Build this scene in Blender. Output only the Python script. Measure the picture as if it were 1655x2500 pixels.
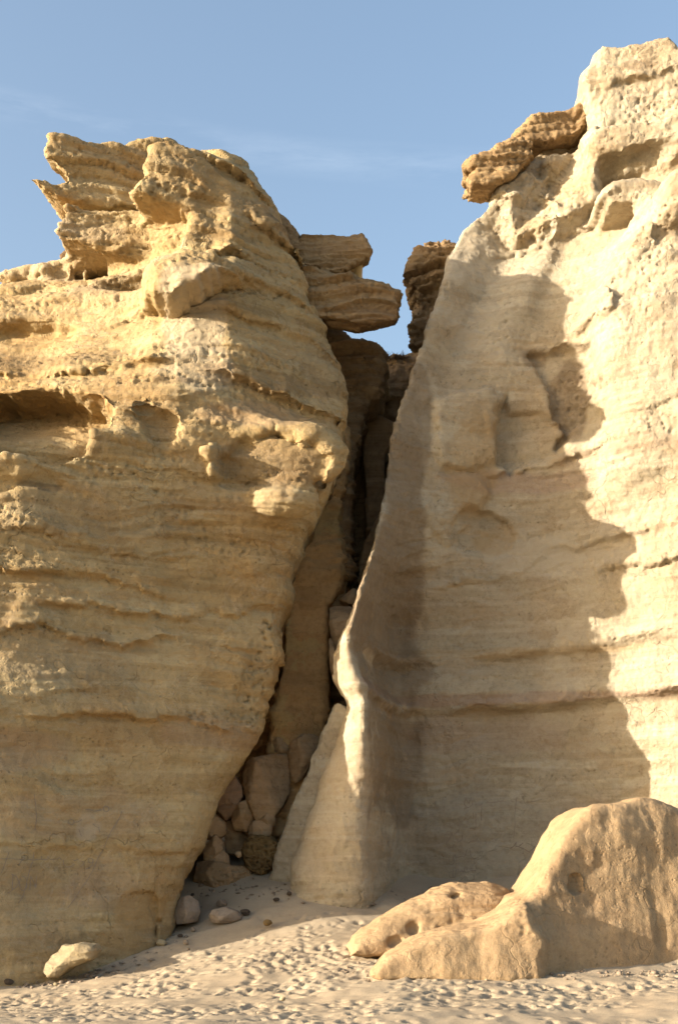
import bpy, math, random, time
import numpy as np
from mathutils import Vector
from mathutils.bvhtree import BVHTree
T0 = time.time()
scene = bpy.context.scene
for o in list(bpy.data.objects): bpy.data.objects.remove(o)

# ------------------------------------------------------------------ camera, sky, sun, exposure
FP, CX, HY, CAMZ = 3000.0, 827.5, 2130.0, 1.8        # focal length and principal point in photograph pixels
cam = bpy.data.cameras.new('camera'); camo = bpy.data.objects.new('camera', cam)
scene.collection.objects.link(camo); scene.camera = camo
camo.location = (0, 0, CAMZ); camo.rotation_euler = (math.radians(90), 0, 0)
cam.sensor_fit = 'VERTICAL'; cam.sensor_height = 36.0; cam.lens = 36.0 * FP / 2500.0
cam.shift_y = (HY - 1250.0) / 2500.0; cam.clip_start = 0.1; cam.clip_end = 3000.0

SUN_AZ, SUN_EL = math.radians(18.0), math.radians(12.0)   # light travels to the right and away from the camera
LDIR = Vector((math.cos(SUN_AZ) * math.cos(SUN_EL), math.sin(SUN_AZ) * math.cos(SUN_EL), -math.sin(SUN_EL)))
sun = bpy.data.lights.new('sun', 'SUN'); suno = bpy.data.objects.new('sun', sun); scene.collection.objects.link(suno)
sun.energy = 5.0; sun.angle = math.radians(0.55); sun.color = (1.0, 0.89, 0.74)
suno.rotation_euler = LDIR.to_track_quat('-Z', 'Y').to_euler(); suno.location = (-30, 5, 20)

world = bpy.data.worlds.new('World'); scene.world = world; world.use_nodes = True
wn, wl = world.node_tree.nodes, world.node_tree.links
bg = wn['Background']; sky = wn.new('ShaderNodeTexSky'); sky.sky_type = 'NISHITA'; sky.sun_disc = False
sky.sun_elevation = SUN_EL; sky.sun_rotation = math.atan2(-LDIR.x, -LDIR.y)
sky.altitude = 0; sky.air_density = 1.0; sky.dust_density = 4.0; sky.ozone_density = 1.0
bg.inputs[1].default_value = 0.15
# one faint streak of cirrus
tc = wn.new('ShaderNodeTexCoord'); mp = wn.new('ShaderNodeMapping'); mp.inputs['Scale'].default_value = (9, 9, 60); mp.inputs['Rotation'].default_value = (0, math.radians(-4), 0); mp.inputs['Location'].default_value = (0.8, 0, 0)
nz = wn.new('ShaderNodeTexNoise'); nz.inputs['Scale'].default_value = 1.0; nz.inputs['Detail'].default_value = 7; nz.inputs['Roughness'].default_value = 0.62
rp = wn.new('ShaderNodeValToRGB'); rp.color_ramp.elements[0].position = 0.45; rp.color_ramp.elements[1].position = 0.75
rp.color_ramp.elements[0].color = (0, 0, 0, 1); rp.color_ramp.elements[1].color = (0.07, 0.07, 0.07, 1)
dt = wn.new('ShaderNodeVectorMath'); dt.operation = 'DOT_PRODUCT'; dt.inputs[1].default_value = (0.07, 0, 1)
def wm(op, a, b):
    k = wn.new('ShaderNodeMath'); k.operation = op
    for sk, v in zip(k.inputs, (a, b)):
        if isinstance(v, float): sk.default_value = v
        else: wl.new(v, sk)
    return k.outputs[0]
wl.new(tc.outputs['Generated'], dt.inputs[0]); wl.new(tc.outputs['Generated'], mp.inputs[0]); wl.new(mp.outputs[0], nz.inputs[0]); wl.new(nz.outputs[0], rp.inputs[0])
bump_ = wm('MAXIMUM', wm('SUBTRACT', 1.0, wm('DIVIDE', wm('ABSOLUTE', wm('SUBTRACT', dt.outputs['Value'], 0.5015), 0.0), 0.013)), 0.0)
mx = wn.new('ShaderNodeMixRGB'); mx.inputs[2].default_value = (5.6, 5.8, 6.0, 1)
wl.new(wm('MULTIPLY', rp.outputs[0], bump_), mx.inputs[0]); wl.new(sky.outputs[0], mx.inputs[1]); wl.new(mx.outputs[0], bg.inputs[0])

scene.view_settings.view_transform = 'Standard'; scene.view_settings.look = 'None'
scene.view_settings.exposure = 1.38; scene.view_settings.gamma = 1.0; scene.view_settings.use_curve_mapping = False
scene.cycles.max_bounces = 8; scene.cycles.diffuse_bounces = 4; scene.cycles.use_adaptive_sampling = True; scene.cycles.adaptive_threshold = 0.025

# ------------------------------------------------------------------ helpers
f32 = np.float32
def at(px, py, d):                                    # a point of the photograph at depth d
    return ((px - CX) / FP * d, d, CAMZ - (py - HY) / FP * d)
def PX(px, d): return (px - CX) / FP * d
def PZ(py, d): return CAMZ - (py - HY) / FP * d

GR = np.array([[1,1,0],[-1,1,0],[1,-1,0],[-1,-1,0],[1,0,1],[-1,0,1],[1,0,-1],[-1,0,-1],
               [0,1,1],[0,-1,1],[0,1,-1],[0,-1,-1],[1,1,0],[-1,1,0],[0,-1,1],[0,-1,-1]], f32)
def hsh(ix, iy, iz, seed):
    h = (ix.astype(np.uint32) * np.uint32(374761393) + iy.astype(np.uint32) * np.uint32(668265263)
         + iz.astype(np.uint32) * np.uint32(2147483647) + np.uint32(seed * 144665 + 17))
    h = (h ^ (h >> np.uint32(13))) * np.uint32(1274126177)
    h = (h ^ (h >> np.uint32(16))) * np.uint32(2246822519)
    return h ^ (h >> np.uint32(15))
def pn(P, scale=1.0, seed=0, stretch=(1, 1, 1)):      # gradient noise, about -1 .. 1
    Q = P * (np.array(stretch, f32) * f32(scale))
    I = np.floor(Q).astype(np.int32); Fr = (Q - I).astype(f32)
    U = Fr * Fr * Fr * (Fr * (Fr * 6 - 15) + 10)
    out = np.zeros(len(P), f32)
    for dx in (0, 1):
        wx = U[:, 0] if dx else 1 - U[:, 0]
        for dy in (0, 1):
            wy = U[:, 1] if dy else 1 - U[:, 1]
            for dz in (0, 1):
                wz = U[:, 2] if dz else 1 - U[:, 2]
                g = GR[hsh(I[:, 0] + dx, I[:, 1] + dy, I[:, 2] + dz, seed) & np.uint32(15)]
                out += wx * wy * wz * (g[:, 0] * (Fr[:, 0] - dx) + g[:, 1] * (Fr[:, 1] - dy) + g[:, 2] * (Fr[:, 2] - dz))
    return out * f32(1.5)
def fbm(P, scale, oct=3, seed=0, stretch=(1, 1, 1), gain=0.5):
    a, s, out = 1.0, scale, 0
    for k in range(oct):
        out = out + f32(a) * pn(P, s, seed + k * 7, stretch); a *= gain; s *= 2.03
    return out
def worley(P, scale, seed=0, stretch=(1, 1, 1)):      # distance to the nearest feature point, and its random number
    Q = P * (np.array(stretch, f32) * f32(scale)); I = np.floor(Q).astype(np.int32); Fr = (Q - I).astype(f32)
    best = np.full(len(P), 9, f32); rid = np.zeros(len(P), f32)
    for dx in (-1, 0, 1):
        for dy in (-1, 0, 1):
            for dz in (-1, 0, 1):
                h = hsh(I[:, 0] + dx, I[:, 1] + dy, I[:, 2] + dz, seed)
                jx = (h & np.uint32(1023)).astype(f32) / 1023; jy = ((h >> np.uint32(10)) & np.uint32(1023)).astype(f32) / 1023
                jz = ((h >> np.uint32(20)) & np.uint32(1023)).astype(f32) / 1023
                d = (Fr[:, 0] - dx - jx) ** 2 + (Fr[:, 1] - dy - jy) ** 2 + (Fr[:, 2] - dz - jz) ** 2
                m = d < best; best[m] = d[m]; rid[m] = (h[m] >> np.uint32(7) & np.uint32(255)).astype(f32) / 255
    return np.sqrt(best), rid
def sstep(a, b, x):
    t = np.clip((x - a) / (b - a), 0, 1); return t * t * (3 - 2 * t)

def poly_sdf(X, Y, pts):                              # signed distance to a closed polygon, negative inside
    X, Y = np.broadcast_arrays(X, Y); D = np.full(X.shape, 1e9, f32); S = np.ones(X.shape, f32)
    n = len(pts); j = n - 1
    for i in range(n):
        ax, ay = pts[i]; bx, by = pts[j]; ex, ey = bx - ax, by - ay
        wx, wy = X - f32(ax), Y - f32(ay); t = np.clip((wx * ex + wy * ey) / (ex * ex + ey * ey + 1e-12), 0, 1).astype(f32)
        D = np.minimum(D, (wx - t * f32(ex)) ** 2 + (wy - t * f32(ey)) ** 2)
        c1 = Y >= ay; c2 = Y < by; c3 = (ex * wy) > (ey * wx)
        S = np.where((c1 & c2 & c3) | (~c1 & ~c2 & ~c3), -S, S); j = i
    return S * np.sqrt(D)

class Grid:
    def __init__(s, lo, hi, h):
        s.h = h; s.lo = np.array(lo, f32); n = np.ceil((np.array(hi) - np.array(lo)) / h).astype(int) + 1
        s.x = (s.lo[0] + h * np.arange(n[0])).astype(f32); s.y = (s.lo[1] + h * np.arange(n[1])).astype(f32); s.z = (s.lo[2] + h * np.arange(n[2])).astype(f32)
        s.F = np.full(tuple(n), 1e3, f32)
    def sl(s, lo, hi):
        r = []
        for ax, a, b in zip((s.x, s.y, s.z), lo, hi):
            i, j = np.searchsorted(ax, [a, b]); r.append(slice(max(0, i - 1), min(len(ax), j + 1)))
        X = s.x[r[0]][:, None, None]; Y = s.y[r[1]][None, :, None]; Z = s.z[r[2]][None, None, :]
        return tuple(r), X, Y, Z
    def op(s, sl, f, k, sub=False):
        A = s.F[sl]
        A2 = -A if sub else A
        if k > 0:
            hh = np.maximum(k - np.abs(A2 - f), 0) / k; r = np.minimum(A2, f) - hh * hh * (k * 0.25)
        else: r = np.minimum(A2, f)
        s.F[sl] = -r if sub else r
    def ell(s, px, py, d, rx, rz, ry, k=0.3, sub=False, rot=0.0):   # ellipsoid: centre in photo pixels and depth, radii rx rz in photo pixels, ry in metres
        c = at(px, py, d); a = rx / FP * d; b = rz / FP * d; m = max(a, b) + k + 0.15; my = ry + k + 0.15
        sl, X, Y, Z = s.sl((c[0] - m, c[1] - my, c[2] - m), (c[0] + m, c[1] + my, c[2] + m))
        if s.F[sl].size == 0: return
        u, v, w = X - c[0], Z - c[2], Y - c[1]; cr, sr = math.cos(rot), math.sin(rot)
        p = (u * cr + v * sr) / a; q = (-u * sr + v * cr) / b; w = w / ry
        r1 = np.sqrt(p * p + q * q + w * w); r2 = np.sqrt((p / a) ** 2 + (q / b) ** 2 + (w / ry) ** 2) + 1e-6
        s.op(sl, (r1 * (r1 - 1) / r2).astype(f32), k, sub)
    def slab(s, pts, d0, d1, rnd=0.15, k=0.12, sub=False, bx=0.0, bz=0.0, dn=None, sh=0.0):
        # outline in photo pixels at its front depth d0, run back to d1; bx, bz lean the front with x and height
        dn = dn or d0; P = [(PX(a, dn), PZ(b, dn)) for a, b in pts]
        xs = [p[0] for p in P]; zs = [p[1] for p in P]; m = k + 0.2; cx, cz = sum(xs) / len(xs), min(zs)
        e = abs(bx) * (max(xs) - min(xs)) + abs(bz) * (max(zs) - min(zs))
        e2 = abs(sh) * (d1 - d0 + e)
        sl, X, Y, Z = s.sl((min(xs) - m, d0 - m - e, min(zs) - m - e2), (max(xs) + m, d1 + m + e, max(zs) + m + e2))
        if s.F[sl].size == 0: return
        d2 = poly_sdf(X, Z - sh * (Y - d0), P) if sh else poly_sdf(X, Z, P); rnd = max(0.01, min(rnd, 0.8 * float(-d2.min()))); yy = Y - (bx * (X - cx) + bz * (Z - cz)); dy = np.abs(yy - (d0 + d1) / 2) - (d1 - d0) / 2
        a, b = d2 + rnd, dy + rnd
        f = np.minimum(np.maximum(a, b), 0) + np.sqrt(np.maximum(a, 0) ** 2 + np.maximum(b, 0) ** 2) - rnd
        s.op(sl, f.astype(f32), k, sub)
    def slices(s, sls, dn, cut=(0.2,)):                          # horizontal plan outlines (px, depth) at image heights py, blended between
        sls = sorted(sls, key=lambda q: -q[0]); zz = [PZ(q[0], dn) for q in sls]
        pl = [np.array([(PX(a, b), b) for a, b in q[1]]) for q in sls]
        X, Y = s.x[:, None], s.y[None, :]
        for i, z in enumerate(s.z):
            if z <= zz[0]: P = pl[0]
            elif z >= zz[-1]: P = pl[-1]
            else:
                j = int(np.searchsorted(zz, z)); t = (z - zz[j - 1]) / (zz[j] - zz[j - 1]); P = pl[j - 1] * (1 - t) + pl[j] * t
            for c in cut:
                N2 = np.roll(P, -1, 0); P = np.stack([P * (1 - c) + N2 * c, P * c + N2 * (1 - c)], 1).reshape(-1, 2)
            s.F[:, :, i] = poly_sdf(X, Y, [tuple(p) for p in P])
    def roof(s, pts, d, k=0.4):
        xs = [PX(p[0], p[2] if len(p) > 2 else d) for p in pts]; zs = [PZ(p[1], p[2] if len(p) > 2 else d) for p in pts]
        rz = np.interp(s.x, xs, zs).astype(f32)[:, None, None]; f = (s.z[None, None, :] - rz) * f32(0.75) + 0 * s.y[None, :, None]
        A = s.F; hh = np.maximum(k - np.abs(A - f), 0) / k; s.F = (np.maximum(A, f) + hh * hh * (k * 0.25)).astype(f32)
    def floor(s, z): s.F = np.maximum(s.F, (z - s.z)[None, None, :])
    def ledge(s, pts, d, amp, up, under=0.0, dn=0.15, fade=80, soft=0.0, wob=0.07):   # overhanging ledge along a line in the photograph
        xs = [PX(a, d) for a, b in pts]; zs = [PZ(b, d) for a, b in pts]; fd = fade / FP * d
        zl = np.interp(s.x, xs, zs).astype(f32)[:, None]; m = sstep(xs[0] - fd, xs[0] + fd, s.x) * (1 - sstep(xs[-1] - fd, xs[-1] + fd, s.x))
        R1 = np.c_[s.x, np.full_like(s.x, amp * 91), np.full_like(s.x, zs[0])].astype(f32); zl = zl + (fbm(R1, 1.6, 3, 66) * wob)[:, None]; m = m * np.clip(0.75 + 0.75 * fbm(R1, 0.7, 3, 67), 0.1, 1.5)
        u = s.z[None, :] - zl; w = sstep(-soft - 1e-4, soft * 0.3 + 1e-4, u); pr = w * amp * np.exp(-np.maximum(u, 0) / up) - (1 - w) * under * np.exp(np.minimum(u, 0) / dn)
        s.F -= (pr * m[:, None]).astype(f32)[:, None, :]
    def relief(s, pts, d, depth, soft=0.05, gx=0.0, gz=0.0, ymax=26.0):   # recess (or raise) the face inside an outline
        P = [(PX(a, d), PZ(b, d)) for a, b in pts]; xs = [p[0] for p in P]; zs = [p[1] for p in P]; m = soft + 0.1
        sl, X, Y, Z = s.sl((min(xs) - m, -99, min(zs) - m), (max(xs) + m, ymax, max(zs) + m))
        if s.F[sl].size == 0: return
        X2, Z2 = X[:, 0, :], Z[:, 0, :]; P3 = np.stack(np.broadcast_arrays(X2, 0 * X2 + 20, Z2), -1).reshape(-1, 3).astype(f32); wob = (fbm(P3, 2.5, 3, 55) * 0.07).reshape(np.broadcast(X2, Z2).shape)
        d2 = poly_sdf(X2, Z2, P) + wob; cx, cz = sum(xs) / len(xs), sum(zs) / len(zs); hx, hz = (max(xs) - min(xs)) / 2, (max(zs) - min(zs)) / 2
        dep = depth * np.clip(1 + gx * (X2 - cx) / hx + gz * (Z2 - cz) / hz, 0, 3); s.F[sl] += (dep * (1 - sstep(-soft, soft, d2)))[:, None, :].astype(f32)
    def mesh(s):
        F = s.F; F[0] = F[-1] = 1; F[:, 0] = F[:, -1] = 1; F[:, :, 0] = F[:, :, -1] = 1
        F = np.where(np.abs(F) < 1e-5, 1e-5, F); S = F < 0
        cnt = np.zeros(tuple(np.array(F.shape) - 1), np.uint8)
        for a in (0, 1):
            for b in (0, 1):
                for c in (0, 1):
                    cnt += S[a:F.shape[0] - 1 + a, b:F.shape[1] - 1 + b, c:F.shape[2] - 1 + c]
        act = (cnt > 0) & (cnt < 8); idx = np.argwhere(act); vid = np.full(cnt.shape, -1, np.int32); vid[act] = np.arange(len(idx))
        acc = np.zeros((len(idx), 3), f32); num = np.zeros(len(idx), f32); I, J, K = idx.T
        cor = {(a, b, c): F[I + a, J + b, K + c] for a in (0, 1) for b in (0, 1) for c in (0, 1)}
        for ax in range(3):
            for a in (0, 1):
                for b in (0, 1):
                    p = [a, b]; p.insert(ax, 0); q = list(p); q[ax] = 1
                    fa, fb = cor[tuple(p)], cor[tuple(q)]; m = (fa < 0) != (fb < 0); t = np.zeros_like(fa); t[m] = fa[m] / (fa[m] - fb[m])
                    pos = np.tile(np.array(p, f32), (len(idx), 1)); pos[:, ax] = t; acc[m] += pos[m]; num[m] += 1
        V = (idx + acc / num[:, None]) * s.h + s.lo
        Q = []
        for ax in range(3):
            n = list(F.shape); lo = [slice(1, k - 1) for k in n]; lo[ax] = slice(0, n[ax] - 1); hi = list(lo); hi[ax] = slice(1, n[ax])
            A, B = S[tuple(lo)], S[tuple(hi)]; ch = np.argwhere(A != B); off = np.array([1, 1, 1]); off[ax] = 0; ch = ch + off
            u, v = [k for k in range(3) if k != ax]; c = []
            for du, dv in ((-1, -1), (0, -1), (0, 0), (-1, 0)):
                r = ch.copy(); r[:, u] += du; r[:, v] += dv; c.append(vid[r[:, 0], r[:, 1], r[:, 2]])
            q = np.stack(c, 1); inside = S[ch[:, 0], ch[:, 1], ch[:, 2]]; flip = inside if ax != 1 else ~inside
            q[~flip] = q[~flip][:, ::-1]; Q.append(q)
        return V.astype(f32), np.concatenate(Q)

def mesh_from(name, V, Q):
    me = bpy.data.meshes.new(name); n, m = len(V), len(Q)
    me.vertices.add(n); me.vertices.foreach_set('co', np.ascontiguousarray(V, f32).ravel())
    w = Q.shape[1]; me.loops.add(m * w); me.loops.foreach_set('vertex_index', np.ascontiguousarray(Q, np.int32).ravel())
    me.polygons.add(m); me.polygons.foreach_set('loop_start', np.arange(0, m * w, w, dtype=np.int32))
    me.update(calc_edges=True); me.validate(); return me
def verts(me):
    a = np.empty(len(me.vertices) * 3, f32); me.vertices.foreach_get('co', a); return a.reshape(-1, 3)
def normals(me):
    a = np.empty(len(me.vertices) * 3, f32); me.vertices.foreach_get('normal', a); return a.reshape(-1, 3)
def subdivide(V, Q):                                   # one Catmull-Clark step on a quad mesh
    n, m = len(V), len(Q); fp = V[Q].mean(1)
    E = np.stack([Q, np.roll(Q, -1, 1)], -1).reshape(-1, 2).astype(np.int64); E.sort(1)
    key, inv = np.unique(E[:, 0] * n + E[:, 1], return_inverse=True); ne = len(key); e0, e1 = key // n, key % n
    fi = np.repeat(np.arange(m), 4); cnt = np.bincount(inv, minlength=ne).astype(f32)
    fe = np.stack([np.bincount(inv, fp[fi, k], ne) for k in range(3)], 1) / cnt[:, None]; mid = (V[e0] + V[e1]) * 0.5; ep = (mid + fe) * 0.5
    vf = np.bincount(Q.ravel(), minlength=n).astype(f32); F_ = np.stack([np.bincount(Q.ravel(), np.repeat(fp[:, k], 4), n) for k in range(3)], 1) / vf[:, None]
    ve = (np.bincount(e0, minlength=n) + np.bincount(e1, minlength=n)).astype(f32)
    R_ = np.stack([np.bincount(e0, mid[:, k], n) + np.bincount(e1, mid[:, k], n) for k in range(3)], 1) / ve[:, None]; N_ = np.maximum(ve, 3)[:, None]
    vp = (F_ + 2 * R_ + (N_ - 3) * V) / N_; ei = inv.reshape(m, 4)
    W = np.concatenate([vp, ep, fp]).astype(f32); f_ = np.arange(m) + n + ne
    QQ = np.stack([np.stack([Q[:, k], n + ei[:, k], f_, n + ei[:, (k + 3) % 4]], 1) for k in range(4)], 1).reshape(-1, 4); return W, QQ
def setv(me, V): me.vertices.foreach_set('co', np.ascontiguousarray(V, f32).ravel()); me.update()
def attr(me, name, val):
    a = me.attributes.new(name, 'FLOAT', 'POINT'); a.data.foreach_set('value', np.ascontiguousarray(val, f32))
def smooth(me): me.polygons.foreach_set('use_smooth', np.ones(len(me.polygons), bool)); me.update()
def obj(name, me, mat, parent=None):
    o = bpy.data.objects.new(name, me); scene.collection.objects.link(o); me.name = name
    if mat: me.materials.append(mat)
    if parent: o.parent = parent
    return o
def thing(o, label, cat, group=None):
    o['label'] = label; o['category'] = cat
    if group: o['group'] = group
    return o
def struct(o): o['kind'] = 'structure'; return o
def recentre(o):                                       # origin to the base of the thing
    V = verts(o.data); c = Vector((float(V[:, 0].mean()), float(V[:, 1].mean()), float(V[:, 2].min())))
    setv(o.data, V - np.array(c, f32)); o.location = c

# ------------------------------------------------------------------ materials
def rock_mat(name, cols, strata=2.2, dip=0.03, crust=(0.13, 0.085, 0.05), bump=0.5, blotch=(0.37, 0.235, 0.105), blotch_amt=0.5, fine=1.0, vein=0.0):
    m = bpy.data.materials.new(name); m.use_nodes = True; N, L = m.node_tree.nodes, m.node_tree.links; b = N['Principled BSDF']
    b.inputs['Roughness'].default_value = 0.95; b.inputs['Specular IOR Level'].default_value = 0.12
    g = N.new('ShaderNodeNewGeometry')
    def mapping(sc, rot=(0, 0, 0)):
        k = N.new('ShaderNodeMapping'); k.inputs['Scale'].default_value = sc; k.inputs['Rotation'].default_value = rot; L.new(g.outputs['Position'], k.inputs[0]); return k.outputs[0]
    def noise(vec, s, det=4, ro=0.55, dis=0.0):
        k = N.new('ShaderNodeTexNoise'); k.inputs['Scale'].default_value = s; k.inputs['Detail'].default_value = det; k.inputs['Roughness'].default_value = ro
        k.inputs['Distortion'].default_value = dis; L.new(vec, k.inputs['Vector']); return k.outputs[0]
    def ramp(v, stops):
        k = N.new('ShaderNodeValToRGB'); e = k.color_ramp.elements
        while len(e) < len(stops): e.new(0.5)
        for q, (p, c) in zip(e, stops): q.position = p; q.color = tuple(c) + (1,) if len(c) == 3 else c
        L.new(v, k.inputs[0]); return k.outputs[0]
    def mix(fac, a, bb, mode='MIX'):
        k = N.new('ShaderNodeMixRGB'); k.blend_type = mode
        for sk, v in zip(k.inputs, (fac, a, bb)):
            if isinstance(v, (float, int)): sk.default_value = v
            elif isinstance(v, tuple): sk.default_value = v + (1,)
            else: L.new(v, sk)
        return k.outputs[0]
    def math_(op, a, bb):
        k = N.new('ShaderNodeMath'); k.operation = op
        for sk, v in zip(k.inputs, (a, bb)):
            if isinstance(v, (float, int)): sk.default_value = v
            else: L.new(v, sk)
        return k.outputs[0]
    def at_(nm): k = N.new('ShaderNodeAttribute'); k.attribute_name = nm; return k.outputs['Fac']
    iso = mapping((1, 1, 1)); lay = mapping((0.16, 0.16, strata), (0, dip, 0)); lay2 = mapping((0.5, 0.5, strata * 6), (0, dip, 0))
    n1 = noise(lay, 1.0, 4, 0.6); n = len(cols)
    base = ramp(n1, [(0.3 + 0.4 * i / (n - 1), c) for i, c in enumerate(cols)])
    bl = ramp(noise(iso, 0.55, 4, 0.6), [(0.47, (0, 0, 0)), (0.66, (blotch_amt,) * 3)])
    base = mix(bl, base, blotch)
    band = ramp(noise(lay, 2.0, 7, 0.72), [(0.3, (0.84,) * 3), (0.7, (1.10,) * 3)])
    base = mix(0.8, base, band, 'MULTIPLY')
    sp = ramp(noise(iso, 9.0, 4, 0.7), [(0.28, (0.72, 0.68, 0.62)), (0.5, (1, 1, 1)), (0.75, (1.12, 1.12, 1.1))])
    base = mix(0.75, base, sp, 'MULTIPLY')
    wv = N.new('ShaderNodeVectorMath'); wv.operation = 'ADD'; L.new(iso, wv.inputs[0]); wn_ = N.new('ShaderNodeTexNoise'); wn_.inputs['Scale'].default_value = 1.6; wn_.inputs['Detail'].default_value = 3; L.new(iso, wn_.inputs['Vector']); L.new(wn_.outputs['Color'], wv.inputs[1])
    vo = N.new('ShaderNodeTexVoronoi'); vo.feature = 'DISTANCE_TO_EDGE'; vo.inputs['Scale'].default_value = 0.75; L.new(wv.outputs[0], vo.inputs['Vector'])
    crk = math_('MULTIPLY', ramp(vo.outputs['Distance'], [(0.0, (1, 1, 1)), (0.008, (0, 0, 0))]), ramp(noise(iso, 0.7, 3, 0.5), [(0.5, (0, 0, 0)), (0.6, (1, 1, 1))]))
    vp = N.new('ShaderNodeTexVoronoi'); vp.inputs['Scale'].default_value = 11.0; L.new(iso, vp.inputs['Vector'])
    pts_ = math_('MULTIPLY', ramp(vp.outputs['Distance'], [(0.12, (1, 1, 1)), (0.3, (0, 0, 0))]), ramp(noise(lay, 2.5, 4, 0.6), [(0.52, (0, 0, 0)), (0.62, (1, 1, 1))]))
    base = mix(math_('MULTIPLY', crk, 0.3), base, tuple(0.35 * c for c in cols[0])); base = mix(math_('MULTIPLY', pts_, 0.4), base, tuple(0.5 * c for c in cols[0]))
    if vein:
        vv = noise(iso, 1.3, 6, 0.55, 1.5); vr = ramp(vv, [(0.485, (0, 0, 0)), (0.5, (1, 1, 1)), (0.515, (0, 0, 0))])
        base = mix(math_('MULTIPLY', vr, vein), base, (0.6, 0.52, 0.42))
    fl = noise(iso, 0.75, 6, 0.62); f1 = ramp(fl, [(0.545, (0, 0, 0)), (0.56, (1, 1, 1))]); f2 = ramp(noise(mapping((0.6, 0.6, 1.3)), 1.15, 6, 0.6), [(0.57, (0, 0, 0)), (0.585, (1, 1, 1))])
    base = mix(math_('MULTIPLY', f1, 0.28), base, tuple(min(0.6, 1.22 * c) for c in cols[-2])); base = mix(math_('MULTIPLY', f2, 0.30), base, blotch)
    base = mix(math_('MULTIPLY', at_('pink'), 0.6), base, (0.34, 0.22, 0.16))
    base = mix(math_('MULTIPLY', at_('pale'), 0.7), base, (0.50, 0.43, 0.32))
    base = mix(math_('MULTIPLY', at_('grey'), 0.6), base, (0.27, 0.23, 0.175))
    base = mix(math_('MULTIPLY', at_('ochre'), 0.75), base, (0.39, 0.255, 0.11))
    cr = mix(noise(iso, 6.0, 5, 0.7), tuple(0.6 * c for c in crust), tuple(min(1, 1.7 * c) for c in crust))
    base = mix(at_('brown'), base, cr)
    base = mix(1.0, base, (0.81, 0.80, 0.79), 'MULTIPLY'); L.new(base, b.inputs['Base Color'])
    h = math_('ADD', math_('MULTIPLY', noise(iso, 14.0, 5, 0.7), 1.0), math_('MULTIPLY', math_('MULTIPLY', noise(lay, 2.6, 7, 0.74), noise(iso, 0.8, 3, 0.5)), 1.6))
    h = math_('ADD', h, math_('MULTIPLY', noise(iso, 60.0, 2, 0.6), 0.35)); h = math_('SUBTRACT', h, math_('MULTIPLY', crk, 0.8)); h = math_('SUBTRACT', h, math_('MULTIPLY', pts_, 0.7)); h = math_('ADD', h, math_('MULTIPLY', f1, 0.35))
    bp = N.new('ShaderNodeBump'); bp.inputs['Strength'].default_value = bump; bp.inputs['Distance'].default_value = 0.05 * fine; L.new(h, bp.inputs['Height']); L.new(bp.outputs[0], b.inputs['Normal'])
    return m
M_LEFT = rock_mat('sandstone_ochre', [(0.35, 0.245, 0.115), (0.45, 0.335, 0.17), (0.41, 0.305, 0.16), (0.49, 0.385, 0.215), (0.37, 0.265, 0.125)], vein=0.18, bump=0.7)
M_RIGHT = rock_mat('sandstone_cream', [(0.39, 0.32, 0.21), (0.45, 0.385, 0.27), (0.41, 0.34, 0.235), (0.47, 0.41, 0.30), (0.39, 0.31, 0.205)], blotch=(0.40, 0.29, 0.17), blotch_amt=0.45, vein=0.2, bump=0.55)
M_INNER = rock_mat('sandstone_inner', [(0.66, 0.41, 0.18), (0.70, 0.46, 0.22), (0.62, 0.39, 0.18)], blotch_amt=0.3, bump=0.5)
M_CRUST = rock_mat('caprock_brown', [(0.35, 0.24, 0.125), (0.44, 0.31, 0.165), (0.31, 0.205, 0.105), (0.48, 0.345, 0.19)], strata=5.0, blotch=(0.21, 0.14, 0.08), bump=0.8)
M_OUT = rock_mat('sandstone_orange', [(0.36, 0.25, 0.14), (0.40, 0.285, 0.165), (0.345, 0.235, 0.13)], strata=0.8, blotch=(0.31, 0.21, 0.12), bump=0.45)
M_BOULD = rock_mat('sandstone_boulder', [(0.48, 0.33, 0.19), (0.54, 0.385, 0.23), (0.50, 0.35, 0.205)], strata=3.0, blotch_amt=0.3, bump=0.5)
M_YELL = rock_mat('sandstone_fresh_yellow', [(0.33, 0.265, 0.165), (0.37, 0.30, 0.19), (0.31, 0.25, 0.155)], blotch=(0.40, 0.32, 0.18), bump=0.4)
M_POROUS = rock_mat('porous_brown_rock', [(0.17, 0.115, 0.05), (0.26, 0.18, 0.08), (0.12, 0.08, 0.04)], strata=3.0, blotch=(0.08, 0.055, 0.03), bump=0.8)
M_GREY = rock_mat('grey_stone', [(0.26, 0.20, 0.15), (0.34, 0.27, 0.20), (0.30, 0.24, 0.18)], bump=0.5, blotch=(0.22, 0.16, 0.11))
M_DARK = rock_mat('dark_stone', [(0.10, 0.075, 0.055), (0.14, 0.105, 0.075), (0.09, 0.07, 0.05)], bump=0.7, blotch=(0.06, 0.045, 0.035))

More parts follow.
